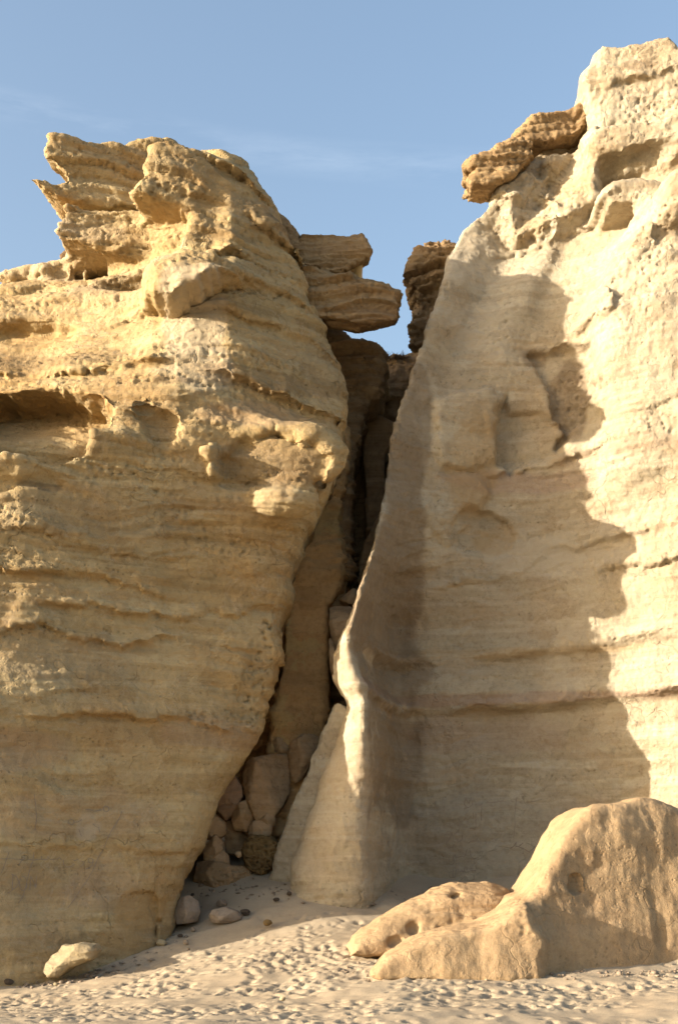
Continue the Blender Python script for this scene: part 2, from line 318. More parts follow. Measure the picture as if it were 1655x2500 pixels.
def sand_mat():
    m = bpy.data.materials.new('beach_sand'); m.use_nodes = True; N, L = m.node_tree.nodes, m.node_tree.links; b = N['Principled BSDF']
    b.inputs['Roughness'].default_value = 0.97; b.inputs['Specular IOR Level'].default_value = 0.08
    g = N.new('ShaderNodeNewGeometry')
    def noise(s, det, ro):
        k = N.new('ShaderNodeTexNoise'); k.inputs['Scale'].default_value = s; k.inputs['Detail'].default_value = det; k.inputs['Roughness'].default_value = ro; L.new(g.outputs['Position'], k.inputs['Vector']); return k
    a = noise(0.9, 5, 0.6); r = N.new('ShaderNodeValToRGB'); r.color_ramp.elements[0].position = 0.3; r.color_ramp.elements[1].position = 0.7
    r.color_ramp.elements[0].color = (0.325, 0.257, 0.176, 1); r.color_ramp.elements[1].color = (0.39, 0.317, 0.222, 1); L.new(a.outputs[0], r.inputs[0])
    c = noise(60, 5, 0.75); r2 = N.new('ShaderNodeValToRGB'); r2.color_ramp.elements[0].position = 0.3; r2.color_ramp.elements[1].position = 0.55
    r2.color_ramp.elements[0].color = (0.62, 0.58, 0.54, 1); r2.color_ramp.elements[1].color = (1, 1, 1, 1); L.new(c.outputs[0], r2.inputs[0])
    mm = N.new('ShaderNodeMixRGB'); mm.blend_type = 'MULTIPLY'; mm.inputs[0].default_value = 0.7; L.new(r.outputs[0], mm.inputs[1]); L.new(r2.outputs[0], mm.inputs[2]); L.new(mm.outputs[0], b.inputs['Base Color'])
    h = noise(35, 8, 0.7); bp = N.new('ShaderNodeBump'); bp.inputs['Strength'].default_value = 0.35; bp.inputs['Distance'].default_value = 0.02; L.new(h.outputs[0], bp.inputs['Height']); L.new(bp.outputs[0], b.inputs['Normal'])
    return m
M_SAND = sand_mat()
def plain(name, col, rough=0.9):
    m = bpy.data.materials.new(name); m.use_nodes = True; N, L = m.node_tree.nodes, m.node_tree.links; b = N['Principled BSDF']; b.inputs['Roughness'].default_value = rough
    k = N.new('ShaderNodeTexNoise'); k.inputs['Scale'].default_value = 25; k.inputs['Detail'].default_value = 5
    r = N.new('ShaderNodeValToRGB'); r.color_ramp.elements[0].color = tuple(0.7 * c for c in col) + (1,); r.color_ramp.elements[1].color = tuple(min(1, 1.25 * c) for c in col) + (1,)
    L.new(k.outputs[0], r.inputs[0]); L.new(r.outputs[0], b.inputs['Base Color']); return m

# ------------------------------------------------------------------ the beach
GPTS = [(0,2500,14.5),(827,2500,14.5),(1655,2500,14.5),(-600,2500,14.5),(2300,2500,14.5),(0,2420,19.6),(-400,2480,17.5),(230,2380,20.3),(400,2310,21.4),(445,2225,23.4),(490,2140,24.2),(600,2122,24.4),
        (700,2150,23.6),(860,2185,23.0),(1000,2178,24.2),(1200,2160,24.8),(1500,2130,24.6),(850,2258,21.6),(640,2285,21.2),(860,2312,19.9),(930,2372,18.3),(1250,2372,18.2),(1655,2362,18.2),(2200,2350,18.2),
        (600,2080,26),(640,2000,27.5),(760,1900,29)]
GW = np.array([at(*p) for p in GPTS]); GW = np.vstack([GW, [(-12, 12, 0), (12, 12, 0.05), (0, 11, 0), (0, 4, 0), (-8, 5, 0), (8, 5, 0), (-14, 20, 0.1), (-12, 26, 1.6), (0, 32, 3.4), (12, 26, 1.6)]])
def tps(A, B):
    r2 = ((A[:, None, :2] - B[None, :, :2]) ** 2).sum(-1); return 0.5 * r2 * np.log(r2 + 1e-9)
_n = len(GW); K = tps(GW, GW) + np.eye(_n) * 0.4; Pm = np.c_[np.ones(_n), GW[:, :2]]
SOL = np.linalg.solve(np.block([[K, Pm], [Pm.T, np.zeros((3, 3))]]), np.r_[GW[:, 2], 0, 0, 0])
def ground_base(X, Y):
    P = np.c_[X.ravel(), Y.ravel()]; Pc = np.c_[np.clip(P[:, 0], -13, 13), np.clip(P[:, 1], 3, 31)]; out = np.empty(len(P))
    for i in range(0, len(P), 60000): out[i:i + 60000] = tps(Pc[i:i + 60000], GW) @ SOL[:_n] + np.c_[np.ones(len(Pc[i:i + 60000])), Pc[i:i + 60000]] @ SOL[_n:]
    return out.reshape(X.shape)
def ground_z(x, y): return float(ground_base(np.array([x]), np.array([y]))[0])
def build_ground():
    far = np.array([60, 130, 300, 700, 1500.0]); mid = np.arange(13, 40, 1.5)
    fx = np.arange(-8.0, 8.0, 0.04); gx = np.r_[-far[::-1], -mid[::-1] + 4, fx, mid - 4, far]
    gx = np.unique(np.round(gx, 3)); fy = np.arange(12.0, 25.0, 0.045); gy = np.r_[-far[::-1], np.arange(-40, 12, 1.5), fy, np.arange(25, 42, 0.8), far + 0]
    gy = np.unique(np.round(gy, 3)); X, Y = np.meshgrid(gx, gy, indexing='ij'); Z = ground_base(X, Y)
    P = np.c_[X.ravel(), Y.ravel(), np.zeros(X.size)].astype(f32)
    fine = ((np.abs(X) < 8.2) & (Y > 11.8) & (Y < 25.4))
    n = np.zeros(X.shape); fi = fine.ravel(); q = fbm(P[fi], 0.5, 2, 3) * 0.05 + fbm(P[fi], 1.7, 2, 5, gain=0.5) * 0.02 + fbm(P[fi], 5, 2, 8) * 0.006; n.ravel()[fi] = q
    trod = np.zeros(X.shape); mk = fbm(P[fi], 0.35, 2, 21)
    # trampled area: dense prints, except the wind-smoothed and sheltered strips
    rng = np.random.default_rng(4); x0, y0 = fx[0], fy[0]; ix0 = np.searchsorted(gx, x0 - 1e-6); iy0 = np.searchsorted(gy, y0 - 1e-6); nx, ny = len(fx), len(fy)
    D = np.zeros((nx, ny)); wind = mk
    xx = fx[:, None]; yy = fy[None, :]
    pmask = np.zeros(X.shape); pmask.ravel()[fi] = fbm(P[fi], 0.8, 2, 44); pmask = pmask[ix0:ix0 + nx, iy0:iy0 + ny]
    for i in range(13500):
        cx = rng.uniform(-7.6, 7.6); cy = 12 + 10.2 * rng.random() ** 0.75
        sh = cy - (20.6 + 0.3 * cx)                      # sheltered sand by the cliff foot holds fewer prints
        if rng.random() < 0.85 * min(1, max(0, (sh + 0.6) / 2.0)): continue
        if pmask[int((cx - x0) / 0.04), int(min(ny - 1, (cy - y0) / 0.045))] < rng.uniform(-0.5, 0.15): continue
        if cx > 0.5 and cy < 15.6 and rng.random() < 0.72: continue
        a = rng.uniform(0.035, 0.095) * (1.15 if cy < 16 else 1); b = a * rng.uniform(0.45, 0.8); th = rng.uniform(0, math.pi); dep = rng.uniform(0.012, 0.042)
        r = 2.6 * a; i0, i1 = int((cx - r - x0) / 0.04), int((cx + r - x0) / 0.04) + 2; j0, j1 = int((cy - r - y0) / 0.045), int((cy + r - y0) / 0.045) + 2
        i0, j0 = max(i0, 0), max(j0, 0); i1, j1 = min(i1, nx), min(j1, ny)
        if i1 <= i0 or j1 <= j0: continue
        u = xx[i0:i1] - cx; v = yy[:, j0:j1] - cy; p = (u * math.cos(th) + v * math.sin(th)) / a; s_ = (-u * math.sin(th) + v * math.cos(th)) / b; rr = np.sqrt(p * p + s_ * s_)
        D[i0:i1, j0:j1] += -dep * np.exp(-(rr ** 2.4)) + dep * 0.35 * np.exp(-((rr - 1.5) / 0.45) ** 2) * (0.5 + 0.5 * rng.random())
    D = np.clip(D, -0.11, 0.08); n[ix0:ix0 + nx, iy0:iy0 + ny] += D
    Z = Z + n; V = np.c_[X.ravel(), Y.ravel(), Z.ravel()]; a, b = X.shape; I = np.arange(a * b).reshape(a, b)
    Q = np.stack([I[:-1, :-1], I[1:, :-1], I[1:, 1:], I[:-1, 1:]], -1).reshape(-1, 4)
    me = mesh_from('sand', V, Q); smooth(me); return struct(obj('sand', me, M_SAND))
ground = build_ground()
print('ground', time.time() - T0)

# ------------------------------------------------------------------ rock detail
WARP = {}
def blobmask(V, blobs):                                 # soft-edged patches of stain and painted shade, in x and z on the rock
    out = np.zeros(len(V), f32)
    if WARP.get('k') is not V: WARP['k'] = V; WARP['w'] = fbm(V, 1.1, 3, 77) * 0.35
    w = WARP['w']
    for px, py, d, rx, rz, amt in blobs:
        x, _, z = at(px, py, d); q = np.sqrt(((V[:, 0] - x) / (rx / FP * d)) ** 2 + ((V[:, 2] - z) / (rz / FP * d)) ** 2)
        out = np.maximum(out, amt * (1 - sstep(0.76, 1.08, q + w)))
    return out
def detail(me, seed, strata=0.09, rough=0.10, grain=0.022, pit=0.0, pitscale=7.0, pitmask=None, crag=0.0, cragmask=None, dip=0.03, lam=0.02, rill=0.0, beds=0.0, bedk=2.4, bedmask=None):
    V = verts(me); Nn = normals(me); s = V.copy(); w = fbm(V, 0.35, 2, seed + 1) * 0.25
    s[:, 2] += dip * V[:, 0] + w; side = np.sqrt(np.clip(1 - Nn[:, 2] ** 2, 0, 1))
    big = fbm(s, 1.0, 3, seed + 2, (0.25, 0.25, 1.3)); big = np.sign(big) * np.abs(big) ** 0.7
    ls = fbm(s, 1.0, 3, seed + 3, (0.6, 0.6, 5.5), 0.6)
    ls = np.tanh(2.2 * ls)
    amp = 0.3 + 0.7 * sstep(-0.3, 0.5, pn(V, 0.4, seed + 4))
    D = strata * big * side * amp + lam * ls * side * amp
    D += rough * fbm(V, 0.85, 3, seed + 10, gain=0.45)
    g = fbm(V, 6.5, 3, seed + 20, gain=0.6); D += grain * g
    if beds:                                            # separate beds, each standing out or set back by its own amount
        wv = 0.9 * pn(V, 0.22, seed + 60) + 0.25 * pn(V, 1.3, seed + 61); bm = side * beds * (0.35 + 0.65 * sstep(-0.35, 0.25, pn(V, 0.33, seed + 63)))
        if bedmask: bm = bm * bedmask(V)
        for k, a in ((bedk, 1.0), (bedk * 2.7, 0.45), (bedk * 6.1, 0.2)):
            wz = s[:, 2] * k + wv; lid = np.floor(wz); fr = wz - lid
            B = np.c_[V[:, 0] * 0.45, V[:, 1] * 0.45, lid * 7.31].astype(f32); bo = pn(B, 1.0, seed + 62 + int(k)); lip = np.exp(-((fr - 0.12) / 0.22) ** 2)
            D += a * bm * (np.clip(1.6 * bo, -0.8, 1) + 0.35 * lip)
    if rill: D += rill * fbm(V, 1.0, 3, seed + 50, (3.2, 3.2, 0.45), 0.55)
    if crag:
        r = 1 - np.abs(fbm(V, 5.0, 3, seed + 30, (1, 1, 1.3), 0.6)); m = cragmask(V) if cragmask else sstep(0.1, 0.5, fbm(V, 0.5, 2, seed + 31))
        D += crag * (r - 0.75) * m
    if pit:
        m = pitmask(V) if pitmask else sstep(0.15, 0.45, fbm(V, 0.45, 2, seed + 40)); k = np.where(m > 0.02)[0]
        if len(k):
            f, rid = worley(V[k], pitscale, seed + 41, (1, 1, 1.2)); D[k] -= pit * m[k] * (1 - sstep(0.12, 0.5, f)) * (0.35 + 0.65 * rid)
    V += Nn * D[:, None]; setv(me, V); return V

def finish(G, name, mat, lv, parent, seed, **kw):
    V, Q = G.mesh()
    for _ in range(lv): V, Q = subdivide(V, Q)
    me = mesh_from(name, V, Q)
    V = detail(me, seed, **kw); smooth(me); o = obj(name, me, mat, parent); return o, V
def empty(name, loc=(0, 0, 0)):
    o = bpy.data.objects.new(name, None); scene.collection.objects.link(o); o.location = loc; return o

VOX = 0.07
# ================================================================== left cliff
GL = Grid((-9.6, 18.2, -0.9), (1.2, 26.6, 17.2), VOX)
def LS(py, d0, d1, d2, d3, d4, pts, c, dc):            # one plan slice: depths far left, then (px, depth) front points, then the corner
    return (py, [(-1100, 28), (-1100, d0 - .6), (-500, d0), (-120, d1)] + pts + [(c, dc), (c + 6, dc + 0.9), (c - 10, 28)])
def lf(py, dl, pts, c, dc, cb=0.5):
    return (py, [(-1600, 28.2), (-1600, dl), (-420, dl + 0.1), pts[0], pts[1], pts[2], pts[3], (c - 18, dc - 0.35), (c, dc), (c - 4, dc + cb), (c - 60, 28.2)])
GL.slices([
 lf(2520, 18.6, [(0, 19.7), (200, 20.4), (310, 20.9), (360, 21.2)], 400, 22.0),
 lf(2300, 18.7, [(0, 19.9), (200, 20.6), (320, 21.1), (370, 21.4)], 408, 22.0),
 lf(2200, 18.9, [(0, 20.1), (200, 20.75), (330, 21.2), (395, 21.6)], 432, 22.2),
 lf(2100, 19.1, [(0, 20.2), (200, 20.9), (350, 21.4), (440, 21.8)], 478, 22.5),
 lf(1950, 19.3, [(0, 20.3), (200, 21.0), (400, 21.7), (490, 22.0)], 535, 22.7),
 lf(1850, 19.4, [(0, 20.35), (220, 21.1), (420, 21.75), (545, 22.15)], 600, 22.8),
 lf(1780, 19.5, [(0, 20.4), (250, 21.2), (450, 21.85), (590, 22.3)], 640, 22.9),
 lf(1690, 19.9, [(0, 20.6), (250, 21.35), (450, 21.95), (620, 22.5)], 675, 23.0),
 lf(1620, 20.2, [(0, 20.75), (250, 21.45), (450, 22.05), (632, 22.6)], 692, 23.1),
 lf(1500, 20.4, [(0, 20.85), (250, 21.5), (450, 22.1), (640, 22.65)], 697, 23.15),
 lf(1430, 20.4, [(0, 20.85), (250, 21.5), (450, 22.1), (650, 22.65)], 716, 23.15),
 lf(1400, 20.4, [(0, 20.85), (250, 21.5), (450, 22.1), (650, 22.65)], 704, 23.15),
 lf(1300, 20.4, [(0, 20.8), (250, 21.45), (450, 22.0), (680, 22.5)], 752, 23.0),
 lf(1200, 20.3, [(0, 20.7), (250, 21.3), (450, 21.75), (730, 22.3)], 808, 22.8),
 lf(1130, 20.3, [(0, 20.65), (250, 21.15), (450, 21.6), (740, 22.2)], 828, 22.8),
 lf(1080, 20.9, [(0, 21.3), (230, 21.3), (450, 21.55), (740, 22.1)], 838, 22.8),
 lf(980, 22.2, [(0, 22.2), (230, 21.8), (480, 21.6), (740, 22.6)], 846, 23.25),
 lf(900, 22.9, [(0, 22.7), (260, 22.3), (510, 21.75), (740, 22.75)], 842, 23.4),
 lf(800, 23.3, [(0, 23.2), (260, 22.8), (525, 21.9), (710, 22.75)], 806, 23.45),
 lf(700, 23.6, [(0, 23.6), (260, 23.2), (540, 22.0), (680, 22.7)], 765, 23.4),
 lf(610, 24.2, [(0, 24.0), (260, 23.6), (545, 22.05), (650, 22.65)], 728, 23.3),
 lf(480, 25.5, [(0, 25.0), (280, 23.9), (545, 22.25), (610, 22.6)], 668, 23.2),
 lf(330, 26.5, [(0, 26.0), (320, 24.1), (520, 22.6), (570, 22.75)], 632, 23.2)], 22.7)
GL.roof([(-1600, 1000), (-900, 900), (-420, 740), (-150, 655, 24), (0, 628, 24), (60, 618, 24), (150, 613, 24), (230, 600, 23.6), (300, 500), (340, 400), (370, 352), (420, 350), (500, 378), (570, 404), (618, 420), (650, 482), (700, 540), (735, 572), (790, 660), (860, 800)], 23.0, 0.25)
# bay, prow and hollows of the upper cliff
GL.ell(455, 695, 22.2, 105, 50, 0.8, 0.3)                        # bulge under the prow
GL.relief([(-60,800),(0,790),(60,780),(170,800),(198,830),(195,858),(150,862),(60,858),(-60,840)], 23.2, 0.24, 0.10, gz=0.8)
GL.relief([(-200,640),(100,632),(250,625),(280,660),(200,690),(0,720),(-200,720)], 23.7, 0.22, 0.2, gz=0.5)
# overhanging slabs at the top left
GL.slab([(132,337),(168,336),(214,346),(321,328),(411,318),(480,380),(430,520),(300,503),(250,503),(161,493),(112,477),(82,447),(118,441),(138,455),(162,446),(158,425),(126,400),(119,378)], 23.35, 26.0, 0.07, 0.05, bx=0.38, sh=0.25)
GL.ell(265, 418, 22.95, 120, 60, 0.55, 0.1, True, rot=-0.15)     # scooped face of the top slab
GL.ell(138, 388, 22.65, 36, 40, 0.5, 0.06, True)
GL.slab([(161,500),(157,521),(136,550),(134,578),(143,586),(193,598),(232,607),(304,627),(420,634),(520,620),(560,560),(450,520),(330,508)], 23.0, 25.5, 0.09, 0.12, bx=0.16, sh=0.2)
GL.ell(300, 662, 22.8, 150, 36, 0.8, 0.15, True, rot=-0.1)
GL.slab([(372,372),(410,352),(500,378),(570,404),(612,420),(618,446),(640,470),(660,520),(640,600),(540,620),(500,560),(440,510),(330,490),(365,420)], 22.25, 25, 0.15, 0.15, bx=0.30)
GL.slab([(478,520),(540,545),(545,620),(500,640),(440,600)], 22.15, 23.5, 0.12, 0.2, bx=0.2)
# ledges
GL.ledge([(-420, 905), (0, 925), (260, 935), (400, 915)], 22.5, 0.26, 0.5, 0.06)
GL.ledge([(470, 640), (545, 630), (620, 640), (740, 655)], 22.3, 0.28, 0.35, 0.12)
GL.ledge([(540, 930), (640, 960), (740, 985), (850, 1005)], 22.3, 0.20, 0.5, 0.06)
GL.ledge([(350, 740), (430, 765), (520, 720), (600, 690)], 22.2, 0.30, 0.30, 0.12)
GL.ledge([(-420, 1300), (0, 1310), (240, 1330), (420, 1355), (560, 1370), (700, 1350)], 21.5, 0.14, 0.28, 0.05)
GL.ledge([(-420, 1420), (0, 1410), (250, 1415), (400, 1440)], 21.5, 0.12, 0.25, 0.04)
GL.ledge([(100, 1495), (250, 1490), (400, 1500), (700, 1440)], 21.6, 0.12, 0.2, 0.05)
GL.ledge([(-420, 1560), (0, 1580), (120, 1540), (210, 1575), (300, 1580), (400, 1545), (500, 1560), (680, 1580)], 21.6, 0.13, 0.22, 0.05)
GL.ledge([(-420, 1770), (0, 1765), (160, 1770), (240, 1755), (420, 1760), (600, 1780)], 21.7, 0.13, 0.35, 0.04)
GL.ledge([(-420, 2070), (0, 2068), (250, 2072), (490, 2080)], 21.2, 0.07, 0.3, 0.02)
GL.ledge([(420, 500), (540, 522), (640, 565), (740, 600)], 22.7, 0.20, 0.22, 0.07)
GL.ledge([(480, 440), (560, 455), (650, 490)], 22.9, 0.16, 0.18, 0.06)
GL.ledge([(540, 790), (640, 800), (740, 815), (830, 850)], 22.6, 0.12, 0.25, 0.04)
GL.ledge([(560, 700), (660, 715), (780, 735)], 22.7, 0.14, 0.2, 0.05)
# the beak over the crevice, the broken-out hollow beside it and the alcove by the left edge
GL.ell(700, 1120, 22.1, 150, 80, 0.40, 0.3)
GL.relief([(-85,948),(0,935),(130,932),(225,962),(262,992),(272,1010),(255,1050),(215,1115),(150,1145),(100,1140),(0,1145),(-85,1150)], 21.5, 0.95, 0.06, gz=0.25)
GL.relief([(-100,1165),(60,1150),(120,1150),(150,1170),(60,1192),(-100,1215)], 20.8, 0.14, 0.05)
GL.relief([(545,1100),(590,1060),(640,1048),(672,1042),(720,1060),(775,1072),(800,1100),(795,1150),(760,1185),(690,1190),(640,1165),(560,1185),(515,1165),(520,1120)], 21.6, 0.13, 0.04, gz=0.5)
GL.relief([(670,1040),(720,1048),(770,1070),(775,1085),(720,1078),(680,1060)], 21.6, 0.12, 0.03)
GL.relief([(335,990),(400,985),(435,1000),(425,1060),(395,1110),(375,1080),(350,1030)], 21.4, 0.16, 0.06, gz=0.6)
GL.relief([(492,1090),(512,1085),(520,1120),(530,1150),(520,1172),(505,1150)], 21.5, -0.22, 0.03)
GL.relief([(280,985),(330,975),(430,985),(445,1000),(300,1010)], 21.4, -0.14, 0.05)
GL.relief([(278,2217),(300,2190),(325,2168),(367,2174),(378,2205),(368,2240),(382,2263),(369,2292),(335,2278),(315,2255)], 21.1, 0.10, 0.02, gx=0.4)
GL.relief([(600,1590),(640,1560),(690,1600),(660,1700),(600,1790),(570,1770),(590,1680)], 22.3, 0.08, 0.06)
GL.ell(700, 1220, 22.15, 80, 45, 0.35, 0.2)
GL.floor(-0.9)
cliff_l = empty('cliff', (-3.5, 22.0, 0))
def lay_pits_left(V):
    m = 0.8 * sstep(0.25, 0.6, fbm(V, 0.5, 2, 301, (1, 1, 2.2)))
    zb = 1.8 + (2130 - np.array([890, 960, 560, 620, 700])) / 3000 * 22.3
    for z in zb: m = np.maximum(m, 0.9 * np.exp(-((V[:, 2] + 0.04 * V[:, 0] + 0.1 - z) / 0.22) ** 2))
    cx = blobmask(V, [(620, 1660, 22, 50, 110, 1.2), (680, 1550, 22.5, 45, 60, 1.2), (540, 1745, 22, 90, 22, 1.0), (740, 1330, 22.3, 50, 60, 0.6), (640, 1120, 21.6, 120, 60, 0.5)])
    return np.maximum(m * sstep(6.2, 8.0, V[:, 2]), cx)
def crag_left(V): return 0.12 + 0.9 * sstep(7.5, 9.5, V[:, 2]) * (0.35 + 0.65 * sstep(-0.2, 0.4, fbm(V, 0.6, 2, 333)))
def child_of(o, par):
    o.parent = par; o.matrix_parent_inverse = par.matrix_world.inverted() if False else o.matrix_parent_inverse; o.location = -par.location
body_l, VL = finish(GL, 'rock_face', M_LEFT, 1, None, 100, strata=0.06, rough=0.045, grain=0.010, beds=0.06, bedmask=lambda V: 0.15 + 0.4 * sstep(3.6, 5.4, V[:, 2]) + 0.45 * sstep(7.0, 9.0, V[:, 2]), pit=0.075, pitscale=9.0, pitmask=lay_pits_left, crag=0.02, cragmask=crag_left, lam=0.022)
child_of(body_l, cliff_l)
thing(cliff_l, 'ochre layered sandstone cliff with overhanging slabs, left of the dark crevice', 'cliff')
def stains_and_shade(me, V, seed, brown, pale, pink, grey, ochre):
    for nm, bl in (('brown', brown), ('pale', pale), ('pink', pink), ('grey', grey), ('ochre', ochre)): attr(me, nm, blobmask(V, bl) if bl else np.zeros(len(V)))
stains_and_shade(body_l.data, VL, 1,
 [(650, 1110, 21.6, 150, 62, 0.42), (120, 890, 22.6, 260, 30, 0.30), (660, 935, 22.3, 170, 28, 0.30), (560, 590, 22.4, 120, 22, 0.25), (480, 470, 23, 140, 20, 0.2), (230, 1060, 21, 40, 70, 0.35), (90, 1170, 20.7, 90, 16, 0.5), (430, 945, 22, 60, 12, 0.4), (700, 560, 23, 60, 14, 0.5), (800, 900, 23, 60, 70, 0.3)],
 [(470, 780, 22, 90, 120, 0.8), (330, 690, 23, 150, 60, 0.5), (120, 600, 23.5, 200, 40, 0.5), (210, 2020, 20.9, 26, 34, 0.5), (480, 900, 22, 90, 80, 0.6)],
 [(150, 1990, 21, 180, 60, 0.35), (500, 1790, 22, 150, 40, 0.4), (80, 1830, 21, 120, 60, 0.4), (250, 2160, 20.6, 90, 60, 0.35), (640, 1010, 21.8, 150, 40, 0.4)],
 [(640, 540, 22.7, 120, 60, 0.3), (150, 1240, 21, 300, 60, 0.25), (100, 1590, 21, 260, 80, 0.35), (560, 1200, 21.6, 160, 40, 0.3), (60, 2200, 20.3, 200, 120, 0.35)],
 [(330, 2225, 21, 48, 58, 0.8), (40, 1040, 22.6, 220, 100, 0.9), (110, 835, 23.4, 100, 40, 0.9), (500, 1400, 22, 150, 60, 0.3), (280, 720, 23, 120, 30, 0.5), (300, 570, 23, 160, 30, 0.4), (600, 1620, 22, 120, 90, 0.4)])
print('left', time.time() - T0, len(VL))

# ================================================================== right cliff
GRr = Grid((-1.5, 21.2, -0.2), (8.6, 27.4, 18.6), VOX)
def rf(py, L, dL, R, dR, A1, dA1, A2, dA2, S1, dS1, S2, dS2):
    dp = min(1, max(0, (py - 1250) / 250))              # the free-standing fin fades into a plain rounded edge higher up
    dR = dR * dp + (dL + 0.12) * (1 - dp); c1 = (A1 - 14, (dA1 + 0.75) * dp + (dL + 0.45) * (1 - dp)); c2 = (A1 + 90, (dA1 + 0.55) * dp + (dA1 + 0.1) * (1 - dp))
    r2 = (R + 16 + 0 * dp, dR + (c1[1] - dR) * 0.22)
    return (py, [(L + 90, 29), (L + 24, dL + 1.4), (L, dL + 0.25 * dp), ((L + R) / 2, (dL + dR) / 2 - 0.16 * dp), (R, dR), r2, c1, c2, (A2, dA2), (S1, dS1), (S2, dS2), (2000, dS2 - 0.8), (2400, dS2 - 0.9), (2400, 29)])
GRr.slices([
 rf(2260, 680, 22.98, 905, 22.45, 1000, 24.5, 1250, 25.1, 1490, 24.6, 1655, 23.7),
 rf(2120, 697, 22.88, 895, 22.35, 990, 24.5, 1250, 25.1, 1490, 24.6, 1655, 23.7),
 rf(2050, 730, 22.88, 892, 22.30, 985, 24.5, 1250, 25.1, 1490, 24.6, 1655, 23.7),
 rf(1950, 770, 22.83, 893, 22.25, 985, 24.5, 1250, 25.1, 1490, 24.6, 1655, 23.7),
 rf(1840, 806, 22.78, 898, 22.20, 985, 24.5, 1250, 25.0, 1490, 24.5, 1655, 23.6),
 rf(1740, 836, 22.68, 903, 22.15, 985, 24.4, 1250, 24.95, 1490, 24.4, 1655, 23.5),
 rf(1705, 834, 22.68, 880, 22.25, 975, 24.4, 1250, 24.9, 1490, 24.35, 1655, 23.4),
 rf(1670, 815, 22.68, 870, 22.25, 960, 24.25, 1250, 24.75, 1490, 24.2, 1655, 23.35),
 rf(1600, 816, 22.78, 856, 22.35, 950, 24.3, 1250, 24.8, 1490, 24.25, 1655, 23.35),
 rf(1500, 852, 22.78, 882, 22.45, 960, 24.2, 1250, 24.7, 1480, 24.2, 1655, 23.3),
 rf(1370, 902, 22.88, 918, 22.60, 990, 24.1, 1250, 24.6, 1480, 24.1, 1655, 23.2),
 rf(1250, 930, 23.10, 942, 22.90, 1010, 24.1, 1250, 24.5, 1480, 24.0, 1655, 23.1),
 rf(1100, 950, 23.30, 960, 23.10, 1040, 24.1, 1260, 24.4, 1470, 23.9, 1655, 23.0),
 rf(1000, 976, 23.50, 990, 23.20, 1070, 24.0, 1270, 24.3, 1470, 23.9, 1655, 23.0),
 rf(900, 1006, 23.70, 1028, 23.40, 1110, 24.0, 1290, 24.3, 1470, 23.9, 1655, 23.0),
 rf(740, 1052, 24.2, 1085, 24.0, 1160, 24.2, 1320, 24.5, 1470, 24.0, 1655, 23.1),
 rf(640, 1080, 24.5, 1130, 24.2, 1210, 24.4, 1350, 24.7, 1500, 24.1, 1655, 23.2),
 rf(560, 1084, 24.8, 1160, 24.4, 1250, 24.6, 1370, 24.9, 1530, 24.2, 1655, 23.4),
 rf(480, 1120, 25.1, 1190, 24.7, 1280, 24.8, 1400, 25.0, 1540, 24.5, 1655, 23.8),
 rf(300, 1280, 25.2, 1340, 24.9, 1400, 24.8, 1460, 24.8, 1560, 24.5, 1655, 24.1),
 rf(60, 1400, 26.00, 1440, 25.60, 1480, 25.4, 1520, 25.3, 1580, 25.0, 1655, 24.8)], 23.8, (0.22, 0.25))
GRr.roof([(900, 900), (1078, 690), (1082, 575), (1100, 515), (1150, 455), (1200, 428), (1228, 412, 24.6), (1246, 384, 24.8), (1285, 350, 25), (1330, 325, 25.1), (1352, 300, 25.2), (1400, 284, 25.2), (1440, 262, 25.2), (1460, 255, 25.2), (1600, 240, 25.2), (2400, 260, 25.2)], 24.3, 0.3)
# upper bulges, knob and beak
GRr.slab([(1445,260),(1427,203),(1424,176),(1433,155),(1452,137),(1452,121),(1472,100),(1525,107),(1567,94),(1622,86),(1642,97),(1652,123),(1720,140),(1760,260),(1700,330),(1600,345),(1480,340)], 24.5, 27, 0.12, 0.3, bx=-0.2)
GRr.ledge([(1520, 190), (1655, 175), (1760, 160)], 24.4, 0.18, 0.2, 0.1)
GRr.relief([(1215,408),(1240,388),(1290,372),(1350,380),(1356,400),(1345,425),(1290,436),(1235,440)], 24.3, -0.28, 0.09)
GRr.relief([(1240,470),(1250,440),(1290,428),(1345,435),(1362,470),(1362,510),(1330,525),(1270,545),(1245,520)], 24.3, -0.36, 0.12, gz=-0.3)
GRr.relief([(1345,320),(1400,285),(1460,290),(1475,330),(1485,420),(1475,470),(1420,500),(1368,520),(1358,480),(1346,425),(1366,385),(1345,350)], 24.2, -0.36, 0.13)
GRr.relief([(1475,365),(1560,362),(1700,365),(1700,440),(1600,432),(1500,440),(1480,420)], 23.9, 0.30, 0.15)
GRr.slab([(1440,330),(1455,305),(1500,295),(1600,290),(1760,270),(1760,360),(1600,345),(1520,358),(1470,352),(1446,342)], 24.1, 26, 0.08, 0.15, bx=-0.2)
GRr.slab([(1475,465),(1500,442),(1560,432),(1640,440),(1640,478),(1560,488),(1490,495)], 23.6, 25, 0.08, 0.1, bx=-0.05)
GRr.ell(1660, 480, 23.0, 60, 60, 0.45, 0.2)
# right shoulder comes forward
GRr.ell(1640, 820, 23.7, 190, 330, 0.85, 0.5)
GRr.ell(1620, 1120, 23.7, 150, 90, 0.55, 0.4)
GRr.relief([(1500,700),(1560,600),(1620,560),(1700,560),(1700,640),(1600,690),(1530,780)], 23.3, 0.12, 0.15)
GRr.relief([(1545,560),(1590,560),(1600,600),(1560,625),(1540,600)], 23.2, -0.10, 0.04)
